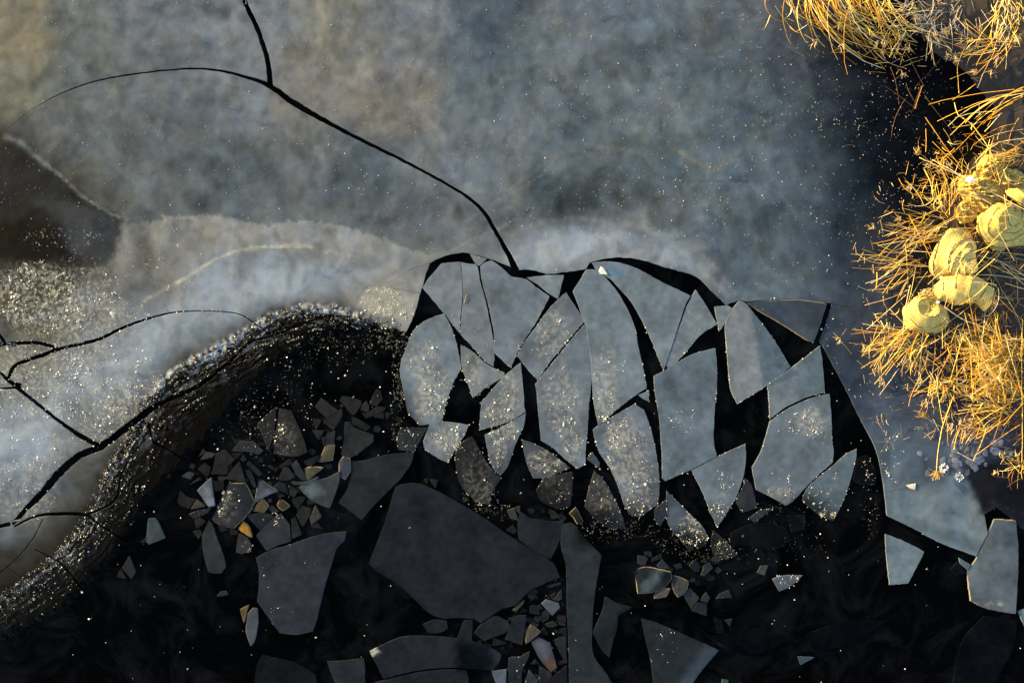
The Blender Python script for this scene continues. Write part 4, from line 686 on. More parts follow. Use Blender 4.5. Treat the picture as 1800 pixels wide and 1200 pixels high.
for li, row in enumerate(FL.split('\n')):
    nm, lb, rgb, tl, pts = row.split('~')[:5]
    P = np.array([[float(v) for v in q.split(',')] for q in pts.split()]); rgb = [float(v) for v in rgb.split(',')]; tilt, ch = [float(v) for v in tl.split(',')]
    rgb = np.array(rgb); 
    if rgb.max() < 75: rgb = rgb*0.86*0.6+0.4*0.86*rgb.mean()
    curved = ch >= 1.4 and 'bright white' not in lb
    if curved: rgb = rgb*(0.8 if 'orange triangle' in lb or nm == 'ice_floe' else min(1, 74/rgb.max())*.92)
    big = nm == 'ice_floe'; size = max(np.ptp(P[:,0]), np.ptp(P[:,1]))
    Q = outline(P, 30, 5 if big else 3, 0.35 if big else 0.25, li)
    st = 4.5 if size > 60 else max(2.0, size/12)
    xs = np.arange(P[:,0].min(), P[:,0].max(), st); ys = np.arange(P[:,1].min(), P[:,1].max(), st)
    X, Y = np.meshgrid(xs, ys); X = X.ravel()+rng.uniform(-.3,.3,X.size)*st; Y = Y.ravel()+rng.uniform(-.3,.3,Y.size)*st
    k = pip(X, Y, Q); d, _, _ = pdist(X, Y, Q, True); k &= d > st*0.5
    V, F = cdt(np.stack([X[k], Y[k]], 1), [Q]); C = V[F].mean(1); F = F[pip(C[:,0], C[:,1], Q)]
    x, y = V[:,0], V[:,1]; t = np.tile(lin(rgb), (len(V), 1))
    q = fbm(x/45, y/45, 200+li % 5, 5); q2 = fbm(x/12, y/12, 210, 4); g_ = 1+0.32*q+0.24*q2
    if big: g_ *= 1+0.12*pn(x/70+li, y/70, 9)
    wx = x+4*fbm(x/12, y/12, 31, 3); wy = y+4*fbm(x/12, y/12, 37, 3)
    for fcx, fcy, rx, ry, nn, sz in FZ:
        if nn < 110: continue
        q_ = ((x-fcx)/rx)**2+((y-fcy)/ry)**2; b_ = q_ < 1.6
        if not b_.any(): continue
        m = (smooth((1.5-q_[b_])/1.2)*np.clip(0.15+1.5*fbm(x[b_]/4.5, y[b_]/4.5, 402, 3), 0, .8)*(1 if max(rgb) > 60 else .25))[:,None]; t[b_] = t[b_]*(1-m)+lin((160,154,140))*m
    for PP, c2, soft, kk in FP:
        PP = np.array(PP, float)
        if PP[:,0].max()+3*soft < x.min() or PP[:,0].min()-3*soft > x.max() or PP[:,1].max()+3*soft < y.min() or PP[:,1].min()-3*soft > y.max(): continue
        d, _, _ = pdist(wx, wy, PP, True); sd_ = np.where(pip(wx, wy, PP), d, -d); m = (smooth(0.5+sd_/(2*soft))*kk)[:,None]
        t = t*(1-m)+lin(c2)*m
    t = np.clip(t*np.clip(g_, 0.4, 1.8)[:,None], 0.0008, 0.75)
    rough = 0.02 if big else 0.04
    if 'glitter' in lb or 'murky' in lb or 'rough' in lb or 'slush' in lb: rough = 0.42
    col = np.hstack([np.maximum(t-.004, .0006)*KV, np.full((len(V), 1), rough)]); col[:,:3] = np.minimum(col[:,:3], 0.85)
    z = 0.0008*fbm(x/30, y/30, 5)+(0.005*np.abs(fbm(x/5, y/5, 6)) if rough > 0.3 else 0)
    if not big: z = z+0.0012*fbm(x/14, y/14, li)
    cx, cy = P[:,0].mean(), P[:,1].mean(); lift = 0.0
    if curved:           # shape put in for the light: bent down sunward so that side glows gold
        u = (x*SUNXY[0]-y*SUNXY[1]); u = (u-u.min())/max(np.ptp(u), 1e-6); z = z-(0.10 if not big else .03)*np.clip(u-.55, 0, 1)**2*size*S*(1.6 if not big else 1.0)
    v3 = np.stack([(x-cx)*S, (cy-y)*S, z], 1)
    a_ = v3[F[:,1]]-v3[F[:,0]]; b_ = v3[F[:,2]]-v3[F[:,0]]; cz = a_[:,0]*b_[:,1]-a_[:,1]*b_[:,0]
    F = F[np.abs(cz) > 1e-9]; cz = cz[np.abs(cz) > 1e-9]; F[cz < 0] = F[cz < 0][:,::-1]
    rim = None
    if ch >= 1.4: rim = np.array((0.20, 0.16, 0.10))  # warm tone puts the low sun's gold edge into the rim colour
    th = 0.026 if big else 0.016
    v, fs, cc = walls(v3, F, col, (0.22+ch*0.75)*S, th, rim)
    me_o = mesh_obj(nm, v, fs, M_ICE, col=cc)
    ta = tilt+random.uniform(-.35, .35)*(1 if big else 2.0)
    ax = Vector((-float(SUNXY[1]), float(SUNXY[0]), 0)); tt = R_(ta)
    if abs(ta) > 0.01:
        from mathutils import Quaternion
        me_o.rotation_mode = 'QUATERNION'; me_o.rotation_quaternion = Quaternion(ax, tt) 
    r_ = size*S/2*abs(math.sin(tt))
    me_o.location = ((cx-900)*S, (600-cy)*S, min(r_*0.8, 0.02)+random.uniform(-.001, .0012)+(0.003 if 'bright white' in lb else 0))
    tag(me_o, lb, 'ice floe' if big else 'ice shard', spread_groups(lb))
    FLOES.append((Q, me_o))

# tiny half sunk fragments between the shards (nothing tells them apart)
def fragments(label, group, spots):
    for cx, cy, rx, ry, n in spots:
        for i in range(n):
            a = random.uniform(0, 6.28); q = math.sqrt(random.random()); px = cx+rx*q*math.cos(a); py = cy+ry*q*math.sin(a); m = random.choice((3, 4, 4, 5)); r = random.uniform(3, 8.5)
            A = sorted(random.uniform(0, 6.28) for _ in range(m))
            if max((A[(k+1) % m]-A[k]) % 6.283 for k in range(m)) > 3.0: A = [a+6.283*k/m for k in range(m)]
            top = [(r*S*random.uniform(.6, 1.2)*math.cos(t)*1.2, r*S*random.uniform(.6, 1.2)*math.sin(t), random.uniform(-.0008, .0008)) for t in A]
            vs = top+[(x*1.03, y*1.03, z-.012) for x, y, z in top]; fs = [tuple(range(m))]+[(k, k+m, (k+1) % m+m, (k+1) % m) for k in range(m)]+[tuple(range(2*m-1, m-1, -1))]
            t = lin(np.array((1, 1.03, 1.08))*random.uniform(20, 44)); c = [(*(np.maximum(t-.003, .0006)*KV), .03)]*(2*m)
            o = mesh_obj('ice_fragment', vs, fs, M_ICE, col=c); o.location = W(px, py, -.0045+random.uniform(-.001, .001)); tag(o, label, 'ice fragment', group)
fragments('tiny dark ice fragment half sunk between the shards at left', 'half sunk fragments at left', [(430,840,100,70,46),(535,850,60,60,26),(610,735,60,50,12),(400,900,80,40,14)])
fragments('tiny dark ice fragment half sunk in the bottom cluster by the column', 'half sunk fragments at the bottom', [(950,1075,45,40,34),(940,1150,60,50,20),(880,1110,60,30,10)])
fragments('tiny dark ice fragment adrift under the row of pointed floes', 'half sunk fragments at the right', [(1200,1000,90,40,16),(960,910,60,20,12),(1300,960,90,30,12)])

# ------------------------------------------------------------------ frost, grains and flecks
RIDGE_CACHE = {}
def on_ice(x, y):
    m = ~in_holes(x, y)
    for Q, _ in FLOES: m |= pip(x, y, Q)
    return m
def crystal_obj(name, px, py, size, hk, col, z0=None, label=None, kind='stuff', cat_=None):
    """clusters of small tilted plates and points; size in photo px"""
    vs = []; fs = []; cs = []; n = len(px)
    for i in range(n):
        r = size[i]*S*0.5; x0 = (px[i]-900)*S; y0 = (600-py[i])*S; zz = 0 if z0 is None else z0[i]
        m = rng.integers(3, 6); a0 = rng.uniform(0, 6.28); b = len(vs)
        for k in range(m):
            a = a0+k*6.283/m; rr = r*rng.uniform(.55, 1.15); vs.append((x0+rr*math.cos(a), y0+rr*math.sin(a), zz-0.0005)); cs.append((*col[i], 1))
        o1 = rng.uniform(-.5, .5, 2)*r; vs.append((x0+o1[0], y0+o1[1], zz+r*hk[i]*rng.uniform(.6, 1.4))); cs.append((*col[i], 1))
        for k in range(m): fs.append((b+k, b+(k+1) % m, b+m))
    o = mesh_obj(name, vs, fs, M_FROST, col=cs); tag(o, label, cat_, kind=kind); return o
def blob(cx, cy, rx, ry, n, ang=0):
    r = np.sqrt(rng.uniform(0, 1, n)); a = rng.uniform(0, 2*np.pi, n); x = rx*r*np.cos(a); y = ry*r*np.sin(a); t = R_(ang)
    return cx+x*math.cos(t)-y*math.sin(t), cy+x*math.sin(t)+y*math.cos(t)
# fine grains scattered over the upper sheet
def height_at(x, y):
    d, s, sg = pdist(x, y, CREST_S); dd = np.where(sg < 0, d, -d); return np.where(on_main(x, y), ice_height(x, y, dd, s), 0.0)
def on_main(x, y): return ~in_holes(x, y)
n = 15000; x = rng.uniform(-60, 1700, n); y = rng.uniform(-40, 760, n)
dens = 0.42+0.4*fbm(x/120, y/120, 301, 3)+0.35*np.exp(-((x-1350)/250)**2)+0.45*np.exp(-((x-1570)/80)**2); dens = np.where(y > 420, dens*0.35, dens)
k = (rng.uniform(0, 1, n) < dens) & on_ice(x, y); x, y = x[k], y[k]; n = len(x)
crystal_obj('frost_grains', x, y, rng.gamma(1.6, .30, n)+0.75, rng.uniform(.3, 1.3, n), np.tile((.42,.44,.42), (n,1)))
# frost flowers: tan clumps
PX = []; PY = []; SZ = []
for cx, cy, rx, ry, n, sz in FZ:
    n = int(n*1.9); x, y = blob(cx, cy, rx, ry, n); w = fbm(x/10, y/10, 401, 3); k = w > rng.uniform(-.35, .5, n); x, y = x[k], y[k]
    PX.append(x); PY.append(y); SZ.append(rng.gamma(2.4, sz/2.4, len(x))*0.66)
PX = np.concatenate(PX); PY = np.concatenate(PY); SZ = np.concatenate(SZ); k = on_ice(PX, PY); PX, PY, SZ = PX[k], PY[k], SZ[k]
# each flower is a little heap of plates
hx = []; hy = []; hs = []
for j in range(4):
    hx.append(PX+rng.normal(0, 1, len(PX))*SZ*0.8*(j > 0)); hy.append(PY+rng.normal(0, 1, len(PX))*SZ*0.8*(j > 0)); hs.append(SZ*(1 if j == 0 else 0.6))
hx = np.concatenate(hx); hy = np.concatenate(hy); hs = np.concatenate(hs)
tn = rng.uniform(.45, 1.25, len(hx))[:,None]*np.array((.52,.50,.43))
crystal_obj('frost_flowers', hx, hy, hs, rng.uniform(.08, .6, len(hx)), tn, z0=height_at(hx, hy))
# glitter along crest and crust, rime on crack and floe edges
x = []; y = []; sz = []
for i in range(0, len(CREST_S)-1):
    p = CREST_S[i]
    if p[0] < -40: break
    n = 55; d = rng.gamma(1.6, 14, n)-8; q = CREST_S[i+1]-p; q = q/max(np.hypot(*q), 1e-6); nr = np.array([q[1], -q[0]]); nr = nr if nr@(np.array([500, 900])-p) > 0 else -nr
    t = rng.uniform(0, 12, n); x.append(p[0]+q[0]*t+nr[0]*d); y.append(p[1]+q[1]*t+nr[1]*d); sz.append(rng.gamma(2.5, .45, n))
seg = np.diff(CREST_S[:,:2], axis=0); sl2 = np.hypot(*seg.T); cum = np.concatenate([[0], np.cumsum(sl2)])
for d0, n, bg_ in ((1,2000,1.0),(6,1700,1.0),(12,1500,1.0),(20,1700,1.15),(29,1500,1.15),(39,1300,1.1),(50,1000,1.0),(62,700,.95),(76,400,.9)):
    t = rng.uniform(0, 900, n); i = np.clip(np.searchsorted(cum, t)-1, 0, len(seg)-1); q = seg[i]/np.maximum(sl2[i], 1e-6)[:,None]; p = CREST_S[i,:2]+q*(t-cum[i])[:,None]
    nr = np.stack([-q[:,1], q[:,0]], 1)*-1; dd_ = d0+9*fbm(t/130, t*0+d0/40, 61, 2)+1.0*pn(t/13, t*0+d0, 62)+rng.normal(0, .8, n)
    k = fbm(t/55, t*0+d0*3, 63, 3) > rng.uniform(-.15, .35, n); pp = p+nr*dd_[:,None]; x.append(pp[k,0]); y.append(pp[k,1]); sz.append(rng.gamma(2.2, .55, k.sum())*bg_)
x = np.concatenate(x); y = np.concatenate(y); sz = np.concatenate(sz); k = on_main(x, y) & (fbm(x/10, y/10, 77, 3) > -.25); x, y, sz = x[k], y[k], sz[k]
tn = rng.uniform(.15, 1.1, len(x))[:,None]**1.3*np.array((.46,.44,.38))
crystal_obj('crest_rime', x, y, sz, rng.uniform(.1, .9, len(x)), tn, z0=height_at(x, y)+0.001)
x = []; y = []; sz = []
for Q, o in FLOES[:36]:
    L = len(Q)
    for i in range(L):
        if Q[i][1] > 560 and rng.uniform() < 0.35: x.append(Q[i][0]+rng.normal(0, .8)); y.append(Q[i][1]+rng.normal(0, .8)); sz.append(rng.gamma(3, .45)+.5)
for c in CRK_S[2:8]:
    for i in range(len(c)):
        if rng.uniform() < 0.5: x.append(c[i][0]+rng.normal(0, 1)); y.append(c[i][1]+rng.normal(0, 1)); sz.append(rng.gamma(3, .4)+.4)
x = np.array(x); y = np.array(y); sz = np.array(sz)
crystal_obj('edge_rime', x, y, sz, rng.uniform(.2, .8, len(x)), np.tile((.40,.38,.32), (len(x),1)))
# crumbs floating on black water
n = 2600; x = rng.uniform(120, 1800, n); y = rng.uniform(560, 1215, n)
dens = 0.10+0.9*np.exp(-((x-500)/160)**2-((y-700)/110)**2)+0.5*np.exp(-((x-690)/30)**2-((y-680)/90)**2)+0.35*np.exp(-((x-420)/120)**2-((y-850)/60)**2)+0.35*np.exp(-((x-1500)/60)**2-((y-900)/90)**2)+0.5*np.exp(-((x-960)/40)**2-((y-1060)/40)**2)+0.4*np.exp(-((x-860)/60)**2-((y-900)/30)**2)+0.2*np.exp(-((x-1200)/80)**2-((y-950)/30)**2)
k = (rng.uniform(0, 1, n) < dens) & ~on_ice(x, y); x, y = x[k], y[k]; n = len(x)
crystal_obj('ice_crumbs', x, y, rng.gamma(2.2, .75, n)+0.5, rng.uniform(.1, .9, n), rng.uniform(.25, 1, n)[:,None]*np.array((.62,.62,.56)), z0=np.full(n, wz+.001))
# dim glittering slush fields lying in the water below the row
SL = [(735,770,30,16,90),(845,875,30,20,160),(700,640,10,60,260),(698,720,10,50,160),(690,600,26,12,140),(480,700,60,50,200),(1060,935,50,16,160),(1230,975,30,18,90),(1190,950,40,20,130),(1350,960,90,26,120),(1530,900,14,50,70),(1400,900,60,20,50),(540,620,110,22,240),(620,600,70,12,200),(455,780,24,20,90),(410,720,50,50,200),(880,900,30,12,60),(1110,930,40,12,70)]
x = []; y = []
for cx, cy, rx, ry, n in SL: a, b = blob(cx, cy, rx*1.2, ry*1.25, int(n*1.7)); x.append(a); y.append(b)
x = np.concatenate(x); y = np.concatenate(y); k = fbm(x/8, y/8, 44, 2) > -.2; x, y = x[k], y[k]; n = len(x)
crystal_obj('slush', x, y, rng.gamma(2, .55, n)+.4, rng.uniform(.02, .4, n), rng.uniform(.02, .4, n)[:,None]*np.array((.28,.28,.23)), z0=np.where(on_ice(x, y), 0.001, wz+.001))

# ------------------------------------------------------------------ frozen shore: soil, reeds, nets
def shore():
    P = outline([(1640,-60),(1600,30),(1640,90),(1700,130),(1745,190),(1738,260),(1690,300),(1660,350),(1655,400),(1640,450),(1625,520),(1640,590),(1690,610),(1735,640),(1720,690),(1745,740),(1790,760),(1850,790),(2400,800),(2400,-500),(1700,-500)], 40, 14, 3, 3)
    xs = np.arange(1600, 2400, 14); ys = np.arange(-500, 800, 14); X, Y = np.meshgrid(xs, ys); X = X.ravel()+rng.uniform(-4,4,X.size); Y = Y.ravel()+rng.uniform(-4,4,Y.size)
    k = pip(X, Y, P); V, F = cdt(np.stack([X[k], Y[k]], 1), [P]); C = V[F].mean(1); F = F[pip(C[:,0], C[:,1], P)]
    d, _, _ = pdist(V[:,0], V[:,1], P, True); z = 0.003+smooth(d/140)*0.05+np.clip(d/25, 0, 1)*0.025*fbm(V[:,0]/22, V[:,1]/22, 7, 4)
    z = np.maximum(z, 0.0022)
    v = np.stack([(V[:,0]-900)*S, (600-V[:,1])*S, z], 1); a_ = v[F[:,1]]-v[F[:,0]]; b_ = v[F[:,2]]-v[F[:,0]]; cz = a_[:,0]*b_[:,1]-a_[:,1]*b_[:,0]; F[cz < 0] = F[cz < 0][:,::-1]
    t = np.array((.020,.0145,.012))*(1+0.8*fbm(V[:,0]/30, V[:,1]/30, 9, 4))[:,None]; t = np.clip(t, .002, 1)
    M_SOIL = plain('soil', (.012,.009,.009), .9, 12, .7)
    o = mesh_obj('shore', v, F, M_SOIL, col=np.hstack([t, np.ones((len(V), 1))])); tag(o, kind='structure')
shore()
class Tufts:
    def __init__(s): s.v = []; s.f = []; s.c = []
    def tube(s, P, r0, r1, col, n=3):
        P = np.asarray(P, float); m = len(P); b = len(s.v)
        for i in range(m):
            d = P[min(i+1, m-1)]-P[max(i-1, 0)]; d = d/max(np.linalg.norm(d), 1e-9); a = np.cross(d, (0.1, 0.2, 1)); a /= max(np.linalg.norm(a), 1e-9); c = np.cross(d, a)
            r = r0+(r1-r0)*i/(m-1)
            for k in range(n):
                t = 6.2832*k/n; s.v.append(P[i]+r*(a*math.cos(t)+c*math.sin(t))); s.c.append((*col, 1))
        for i in range(m-1):
            for k in range(n): s.f.append((b+i*n+k, b+i*n+(k+1) % n, b+(i+1)*n+(k+1) % n, b+(i+1)*n+k))
        s.f.append(tuple(b+k for k in range(n))[::-1]); s.f.append(tuple(b+(m-1)*n+k for k in range(n)))
    def blade(s, P, w, col):              # flat tapering leaf
        P = np.asarray(P, float); m = len(P); b = len(s.v); tw = random.uniform(0, 3)
        for i in range(m):
            d = P[min(i+1, m-1)]-P[max(i-1, 0)]; d = d/max(np.linalg.norm(d), 1e-9); a = np.cross(d, (math.cos(tw), math.sin(tw), .4)); a /= max(np.linalg.norm(a), 1e-9)
            ww = w*(1-(i/(m-1))**1.5)*(0.5+min(i, 1)*0.5)+0.0004; s.v.append(P[i]+a*ww); s.v.append(P[i]-a*ww); s.c += [(*col, 1)]*2
        for i in range(m-1): s.f.append((b+2*i, b+2*i+1, b+2*i+3, b+2*i+2))
    def make(s, name, parent, origin, label=None, cat_=None, group=None):
        if not s.v: return None
        v = np.array(s.v)-np.array(origin)
        o = mesh_obj(name, v, s.f, M_REED, col=s.c, parent=parent)
        if parent is None: o.location = origin
        return tag(o, label, cat_, group)
GOLD = [(.82,.54,.07),(.80,.46,.05),(.84,.62,.13),(.76,.38,.04),(.82,.64,.22),(.82,.72,.40),(.62,.32,.03),(.44,.24,.06),(.66,.44,.10)]
PALE = [(.80,.70,.42),(.78,.66,.40),(.72,.56,.30)]
def gcol(pal=GOLD, k=1.0):
    c = random.choice(pal); j = random.uniform(.8, 1.15)*k; return tuple(min(.85, q*j) for q in c)
def arc(px, py, ang, L, z0, z1, bend, n=6, droop=0.0):
    """stem drawn in the photograph's plane: start px,py, heading ang (deg, 0 = right, 90 = down), bend deg over its length"""
    pts = []; x, y, a = px, py, ang
    for i in range(n+1):
        t = i/n; z = z0+(z1-z0)*t+droop*4*t*(1-t); pts.append(W(x, y, max(z, .004)))
        x += math.cos(R_(a))*L/n; y += math.sin(R_(a))*L/n; a += bend/n+random.uniform(-6, 6)
    return pts, (x, y)
def clump(label, cx, cy, rx, ry, n, ang, spread, L0, L1, zb, zt, bend=(-40, 40), leaves=1.0, heads=0.3, pal=GOLD, r=0.0019, group='clumps of dry reed on the frozen shore'):
    o = W(cx, cy, 0.0); root = empty('reed_clump', o); tag(root, label, 'reeds', group)
    st = Tufts(); lf = Tufts(); hd = Tufts()
    n = max(8, int(n*.43)); L0 *= 1.15; L1 *= 1.25; r *= 1.55; leaves *= .4; heads *= .3; lf_n = hd_n = 0; HD = []
    for i in range(n):
        x = cx+random.gauss(0, rx*.6); y = cy+random.gauss(0, ry*.6); a = ang+random.gauss(0, spread*.85); L = random.uniform(L0, L1)
        z1 = random.uniform(*zt); P, (ex, ey) = arc(x, y, a, L, random.uniform(*zb), z1, random.uniform(*bend)*1.15, 6, random.uniform(0, .05))
        c = gcol(pal); rr = r*random.uniform(.6, 1.25); st.tube(P, rr, rr*.55, c)
        if random.random() < .42:      # snapped stem
            P2, _ = arc(ex, ey, a+random.uniform(60, 150)*random.choice((-1, 1)), L*random.uniform(.12, .35), z1, z1*.7, 10, 2); st.tube(P2, rr*.6, rr*.5, c)
        for k in range(int(random.random()*2.4*leaves+.4)):
            j = random.randint(1, 5); p = P[j]; z = p[2]; qx = p[0]/(S*(H-z)/H)+900; qy = 600-p[1]/(S*(H-z)/H)
            P3, _ = arc(qx, qy, a+random.uniform(-75, 75), random.uniform(8, 30), z, max(.01, z+random.uniform(-.04, .07)), random.uniform(-70, 70), 4); lf_n += 1; lf.blade(P3, random.uniform(.002, .005), gcol(pal))
        if random.random() < heads:
            hd_n += 1
            hd = Tufts()
            for k in range(9):
                P4, _ = arc(ex+random.uniform(-5, 5), ey+random.uniform(-5, 5), a+random.gauss(0, 38), random.uniform(5, 14), z1, z1+random.uniform(-.015, .02), random.uniform(-40, 40), 2); hd.tube(P4, .0022, .0008, gcol([(.72,.56,.30),(.66,.48,.22)]))
            HD.append(hd)
    for q, c_ in ((lf, lf_n),):
        if c_ < 22: b = len(st.v); st.v += q.v; st.c += q.c; st.f += [tuple(b+i for i in f) for f in q.f]; q.v = []
    st.make('stem', root, o); lf.make('leaf_blade', root, o); [q.make('seed_head', root, o) for q in HD]; return root
Z = 0.10
clump('golden arching reeds overhanging the top border, left part',1420,-5,60,16,70,70,22,30,85,(.10,.25),(.05,.2),(-90,-10),1.3,.5)
clump('golden arching reeds overhanging the top border, middle part',1490,-10,60,14,120,75,20,50,115,(.15,.3),(.04,.2),(-80,-25),.8,.25)
clump('sweeping pale reed arcs ending in feathery tips at the top',1450,-15,34,10,26,66,7,120,165,(.2,.3),(.06,.16),(-55,-35),.5,.95,PALE+GOLD[2:4])
clump('tangled yellow reeds near the top, right of the arcs',1545,10,50,36,80,70,50,25,65,(.04,.16),(.04,.2),(-60,60),1.0,.25,PALE+GOLD)
clump('small twiggy reed tuft hanging over dark ice near the top',1578,60,18,12,26,110,60,14,44,(.05,.12),(.04,.16),(-50,50),1.2,.4)
clump('greyish frosted twigs beside the upper shore',1620,15,40,30,60,85,50,20,60,(.01,.03),(.01,.05),(-40,40),1.0,.2,[(.30,.30,.32),(.36,.35,.36),(.22,.2,.2),(.42,.34,.24)])
clump('grey frosty twigs right of the frosted twigs at the top',1700,20,40,30,60,95,50,20,55,(.01,.03),(.01,.06),(-40,40),1.2,.3,[(.34,.34,.36),(.28,.26,.26),(.4,.33,.24)])
clump('tan feathery reed bunch in the upper right corner',1775,10,22,40,110,95,30,20,55,(.08,.2),(.06,.2),(-40,40),1.6,.8,PALE+GOLD[:3])
clump('fringed golden reeds under the feathery corner bunch',1745,78,30,14,60,165,35,20,60,(.06,.14),(.05,.2),(-30,40),1.2,.6)
clump('lone broken twig bunch over the dark ice near the top right',1632,62,12,20,14,85,40,20,46,(.03,.08),(.02,.1),(-30,30),1.2,.5,PALE+GOLD[:2])
clump('long bowed golden leaves reaching in from the right border',1790,165,18,16,26,168,9,60,125,(.14,.24),(.06,.16),(-40,-15),.5,.2,r=.0026)
clump('golden reeds crossing above the netting heap',1765,240,40,30,40,150,60,30,80,(.04,.12),(.04,.2),(-40,40),1.0,.3)
clump('orange tuft at the right border above the nets',1790,272,26,14,60,175,28,20,60,(.04,.12),(.04,.16),(-30,30),1.5,.3)
clump('short broken reeds left of the netting heap',1655,350,36,30,90,200,70,14,46,(.01,.06),(.04,.24),(-60,60),1.1,.3)
clump('reeds fanning out left of the upper coiled net',1645,405,30,24,90,172,26,30,80,(.02,.06),(.04,.16),(-30,30),.8,.2,GOLD+PALE)
clump('reeds crossing under the white tipped stick',1690,318,30,16,60,160,80,14,50,(.04,.12),(.04,.22),(-50,50),.8,.2)
clump('fan of thin reeds left of the lower nets',1600,475,28,24,70,160,28,26,75,(.02,.05),(.03,.14),(-20,20),.5,.15,PALE+GOLD)
clump('spiky reeds splaying from the lowest net to the left',1605,590,34,20,110,150,30,26,85,(.02,.06),(.02,.12),(-25,25),.7,.15)
clump('orange tuft right below the lowest net',1615,612,22,18,70,125,50,12,46,(.02,.06),(.03,.14),(-50,50),1.4,.4)
clump('loose crossing stems between the nets and the right border',1730,500,46,50,70,20,80,40,110,(.02,.07),(.02,.14),(-12,12),.3,.06,PALE+GOLD)
clump('flattened brown stems right of the coiled net',1760,455,40,20,70,15,60,20,70,(.01,.05),(.02,.08),(-20,20),.5,.1,[(.5,.34,.16),(.4,.24,.1),(.62,.46,.22)])
clump('radiating yellow stems below the nets',1690,600,46,34,110,60,90,30,90,(.02,.06),(.03,.18),(-20,20),.6,.15)
clump('small golden twig tuft alone on the lower ice',1648,668,14,16,44,95,50,10,34,(.01,.04),(.03,.14),(-60,60),1.6,.4)
clump('second golden twig tuft right of the lone one',1668,672,10,12,30,95,40,10,28,(.01,.04),(.03,.12),(-60,60),1.6,.4)
clump('dense orange reed mass at the right border, upper half',1775,620,34,24,200,185,48,26,80,(.03,.1),(.04,.24),(-25,25),1.2,.25)
clump('dense spiky golden reeds at the right border, lower half',1775,680,34,34,200,200,40,26,90,(.03,.1),(.04,.24),(-25,25),1.0,.2)
clump('tapering golden spikes under the dense border reeds',1765,725,24,18,70,200,34,20,60,(.02,.08),(.04,.18),(-30,30),.9,.3)
clump('pair of feathery tufts above the frozen bubbles',1728,752,12,14,44,190,40,16,44,(.02,.06),(.04,.16),(-30,30),1.6,.7)
clump('tiny upright stems among the frozen bubbles',1680,775,12,14,20,270,14,10,32,(.0,.02),(.06,.2),(-10,10),.5,.3)
clump('cropped feathery tuft at the right border below the reeds',1795,825,8,14,24,225,40,10,30,(.01,.04),(.04,.12),(-40,40),1.5,.8)
clump('brown drowned stems beneath the dark ice at the top right',1620,150,40,50,20,70,60,30,80,(.001,.006),(.001,.01),(-20,20),.3,.0,[(.11,.06,.03),(.08,.05,.03)])
clump('little crossed twig pile left of the spiky reeds',1553,560,14,16,24,140,60,10,34,(.003,.02),(.01,.06),(-40,40),1.2,.3)
clump('short snapped twigs above the netting heap',1655,268,14,14,12,110,70,10,24,(.01,.04),(.03,.1),(-60,60),1.6,.2)

